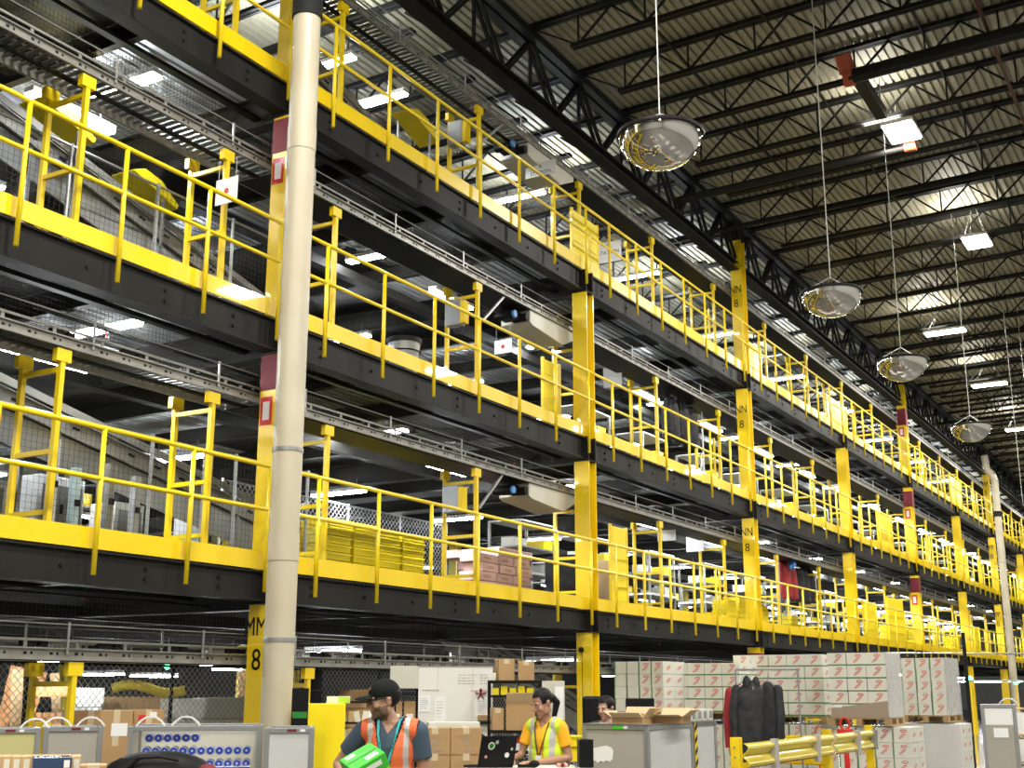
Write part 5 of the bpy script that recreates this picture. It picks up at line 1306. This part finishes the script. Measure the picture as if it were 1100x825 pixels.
def dress(t, sh, shw, arms, shirt, vest, female=False, sleeve=.62, vdepth=.30, stripes=((.105,.135),), vopen=.085, lany='teal'):
    g = .010; m = torso_parts(sh, shw, g)
    for s, (el, wr) in arms.items():
        S0 = Vector((s*shw,0,sh-.015)); E = S0.lerp(Vector(el), sleeve)
        m.tube(S0, E, (.050 if not female else .042)+.014, (.042 if not female else .036)+.022, n=16); m.ell(S0, ((.05 if not female else .042)+.014,)*3, n=14)
    blob(m, 't_shirt', [shirt], t, .007, 5, cut=lambda c: (c.z > sh+.045 and abs(c.x) < .062+0*c.y and (c.x**2+(c.y-.01)**2) < .085**2 and c.z > sh+.03) or (c.y < -.02 and c.z > sh-.03+abs(c.x)*1.4 and abs(c.x) < .062))
    m = torso_parts(sh, shw-.015, g+.014)
    def opening(c):
        w = max(.006, vopen*(1-(sh+.05-c.z)/vdepth)) if c.z > sh+.05-vdepth else .004
        return c.y < 0.0 and abs(c.x) < w
    def cut(c):
        return opening(c) or abs(c.x) > shw+.012 or (c.z > sh+.01 and (c.x**2+(c.y-.01)**2) < .092**2) or c.z < .93
    def paint(c, n):
        ax = abs(c.x)
        w = max(.006, vopen*(1-(sh+.05-c.z)/vdepth)) if c.z > sh+.05-vdepth else .004
        if ax > shw-.002 or (c.y < 0 and ax < w+.014) or c.z < .95: return 2
        for a, b in stripes:
            if a < ax < b: return 1
        if 1.05 < c.z < 1.10: return 1
        return 0
    v = blob(m, 'safety_vest', [vest, M['reflect'], M['vtrim'] if not female else vest], t, .007, 4, cut=cut, paint=paint)
    sm = v.modifiers.new('solid','SOLIDIFY'); sm.thickness = .003
    yb = -.128
    mm = MB()
    for s in (-1,1): 
        P = [(s*.075,.03,sh+.075),(s*.072,-.045,sh+.055),(s*.060,-.098,sh-.03),(s*.035,-.125,sh-.14),(s*.006,-.135,sh-.25)]
        for a, b in zip(P, P[1:]): mm.bar(a, b, .014, .003)
    mm.build('lanyard', M[lany], t)
    MB().box(-.03,-.142,sh-.36,.03,-.136,sh-.25).build('badge', M['paper'], t)
rot = lambda yaw, pitch, roll=0: (Matrix.Rotation(R(yaw),3,'Z') @ Matrix.Rotation(R(roll),3,'Y') @ Matrix.Rotation(R(pitch),3,'X'))
# --- man with the green box
arms = {-1:((-.36,.06,1.235),(-.20,-.20,1.10)), 1:((.225,.03,1.17),(.06,-.24,1.12))}
hands = {-1:((.75,-.55,.15),(.35,.55,.6),1,.5), 1:((-.8,-.45,.1),(-.2,.6,.6),-1,.5)}
mx, my = spot(421, 8.0); mr = rzv(421)-R(14)
t, T, H = person('man in a dark cap, glasses and an orange safety vest holding a green box', (mx,my,0), mr, M['skin1'], headT=rot(-62,9), H=(-.045,-.02,1.64), arms=arms, beard=True, hands=hands)
dress(t, 1.46, .185, arms, M['blueshirt'], M['vorange'])
m = MB(); M4 = T.to_4x4()
m.ell(H+T @ Vector((0,.022,.030)), (.083,.098,.088), M4, n=22, m=14)
blob(m, 'hair', [M['hair']], t, .008, 2, cut=lambda c: (T.inverted() @ (c-H)).y < -.035+.0 or (T.inverted() @ (c-H)).z < -.055 or ((T.inverted() @ (c-H)).y < .035 and (T.inverted() @ (c-H)).z < .02))
m = MB(); m.ell(H+T @ Vector((0,.008,.045)), (.088,.105,.090), M4, n=24, m=16)
for k in range(9):
    a = R(-58+14.5*k); x = .072*math.sin(a); m.ell(H+T @ Vector((x*1.02,-.10-.055*math.cos(a)*1.0,.045-.012*abs(x)/.07-.01)), (.02,.04,.007), M4)
m.ell(H+T @ Vector((0,-.125,.038)), (.070,.055,.008), M4)
blob(m, 'cap', [M['capm']], t, .005, 3, cut=lambda c: (T.inverted() @ (c-H)).z < .022 and (T.inverted() @ (c-H)).y > -.06)
MB().ell(H+T @ Vector((0,-.084,.078)), (.022,.008,.012), M4).build('cap_emblem', M['rust'], t, smooth=True)
m = MB()
for s in (-1,1):
    c = [H+T @ Vector((s*.034+.024*math.cos(a), -.103+.006*abs(math.cos(a)), .004+.017*math.sin(a))) for a in [2*math.pi*k/14 for k in range(15)]]
    m.path(c, .0028, 6); m.path([H+T @ Vector((s*.058,-.100,.010)), H+T @ Vector((s*.079,-.03,.012)), H+T @ Vector((s*.082,.02,.008))], .003, 6)
m.path([H+T @ Vector((-.011,-.106,.008)), H+T @ Vector((.011,-.106,.008))], .003, 6)
m.build('glasses', M['black'], t)
# the green box he holds
c0 = Matrix.Rotation(mr,3,'Z') @ Vector((-.02,-.33,0))
gb = thing('green_box', 'bright green printed box held by the man in the orange vest', 'box', (mx+c0.x, my+c0.y, 1.13))
gb.rotation_euler = (R(14), R(-28), mr+R(32))
MB().box(-.11,-.12,0,.11,.12,.21).build('box_body', M['green'], gb, bevel=.004)
MB().box(-.112,-.08,.03,-.1105,.09,.16).build('side_print', M['dgreen'], gb)
MB().prism([(-.10,.01),(.02,.01),(-.05,.15)],-.1225,-.1205).build('white_triangle', M['white'], gb)
MB().prism([(.0,.01),(.10,.01),(.10,.12),(.05,.10)],-.1225,-.1205).build('lime_patch', M['limegreen'], gb)
MB().box(-.07,-.12-.0021,.155,.07,-.1205,.185).build('white_word', M['white'], gb)
MB().box(-.10,-.01,.2105,.10,.0,.2115).build('lid_seam', M['dgreen'], gb); MB().box(.0,-.09,.2105,.08,-.04,.212).box(-.08,.05,.2105,-.02,.09,.212).build('lid_print', M['white'], gb)
# --- woman at the laptop
arms = {-1:((-.235,-.02,1.15),(-.20,-.28,1.115)), 1:((.215,.03,1.13),(.04,-.24,1.10))}
hands = {-1:((.15,-.9,-.05),(0,.1,-1),-1,.35), 1:((-.75,-.6,.0),(0,.1,-1),1,.35)}
wx, wy = spot(586, 10.95); wr = rzv(586)-R(28)
t, T, H = person('woman in a lime safety vest and amber t-shirt looking down at a laptop', (wx,wy,0), wr, M['skin2'], headT=rot(-26,27), H=(-.01,-.045,1.595), sh=1.40, shw=.155, arms=arms, female=True, hands=hands)
dress(t, 1.40, .155, arms, M['yshirt'], M['vlime'], True, vdepth=.55, vopen=.07, stripes=((.085,.125),), lany='lanyard')
m = MB(); M4 = T.to_4x4(); m.ell(H+T @ Vector((0,.020,.034)), (.082,.098,.092), M4, n=22, m=14)
capsule(m, H+T @ Vector((.01,.10,.01)), H+T @ Vector((.03,.125,-.06)), .034, .032); capsule(m, H+T @ Vector((.03,.125,-.06)), H+Vector((.05,.10,-.19)), .032, .016)
blob(m, 'hair', [M['hair']], t, .006, 3, cut=lambda c: (T.inverted() @ (c-H)).y < -.042-.6*max(0,(T.inverted() @ (c-H)).z-.07)*0 and (T.inverted() @ (c-H)).z < .075 or ((T.inverted() @ (c-H)).y < .02 and (T.inverted() @ (c-H)).z < .0))
# --- person behind the right carts
arms = {-1:((-.22,-.05,1.12),(-.15,-.30,1.05)), 1:((.22,-.05,1.12),(.15,-.30,1.05))}
hands = {-1:((.1,-.9,0),(0,0,-1),-1,.3), 1:((-.1,-.9,0),(0,0,-1),1,.3)}
px_, py_ = spot(651, 12.2)
t, T, H = person('dark haired person looking down behind the open boxes on the right bin cart', (px_,py_,0), rzv(654)-R(25), M['skin3'], headT=rot(-12,14), arms=arms, hands=hands, scale=.925)
m = torso_parts(1.46,.185,.012); 
for s, (el, wr_) in arms.items(): m.tube((s*.185,0,1.445), Vector((s*.185,0,1.445)).lerp(Vector(el),.6), .064,.062,n=14)
blob(m, 't_shirt', [M['jeans']], t, .01, cut=lambda c: c.z > 1.50 and (c.x**2+(c.y-.01)**2) < .085**2)
m = MB(); M4 = T.to_4x4(); m.ell(H+T @ Vector((0,.018,.038)), (.083,.100,.092), M4, n=22, m=14)
blob(m, 'hair', [M['hair']], t, .007, 3, cut=lambda c: (T.inverted() @ (c-H)).y < -.05 and (T.inverted() @ (c-H)).z < .07 or ((T.inverted() @ (c-H)).y < .02 and (T.inverted() @ (c-H)).z < .0))
#@@END2
# ------------------------------------------------------------------ render look
w = bpy.data.worlds.new('world'); S.world = w; w.use_nodes = True
w.node_tree.nodes['Background'].inputs[0].default_value = (.8,.85,1,1); w.node_tree.nodes['Background'].inputs[1].default_value = .08
S.view_settings.view_transform = 'Standard'; S.view_settings.look = 'None'; S.view_settings.gamma = 1; S.view_settings.use_curve_mapping = False
S.view_settings.exposure = 0.42
S.cycles.use_denoising = True; S.cycles.max_bounces = 6; S.cycles.diffuse_bounces = 3; S.cycles.glossy_bounces = 3; S.cycles.sample_clamp_indirect = 4
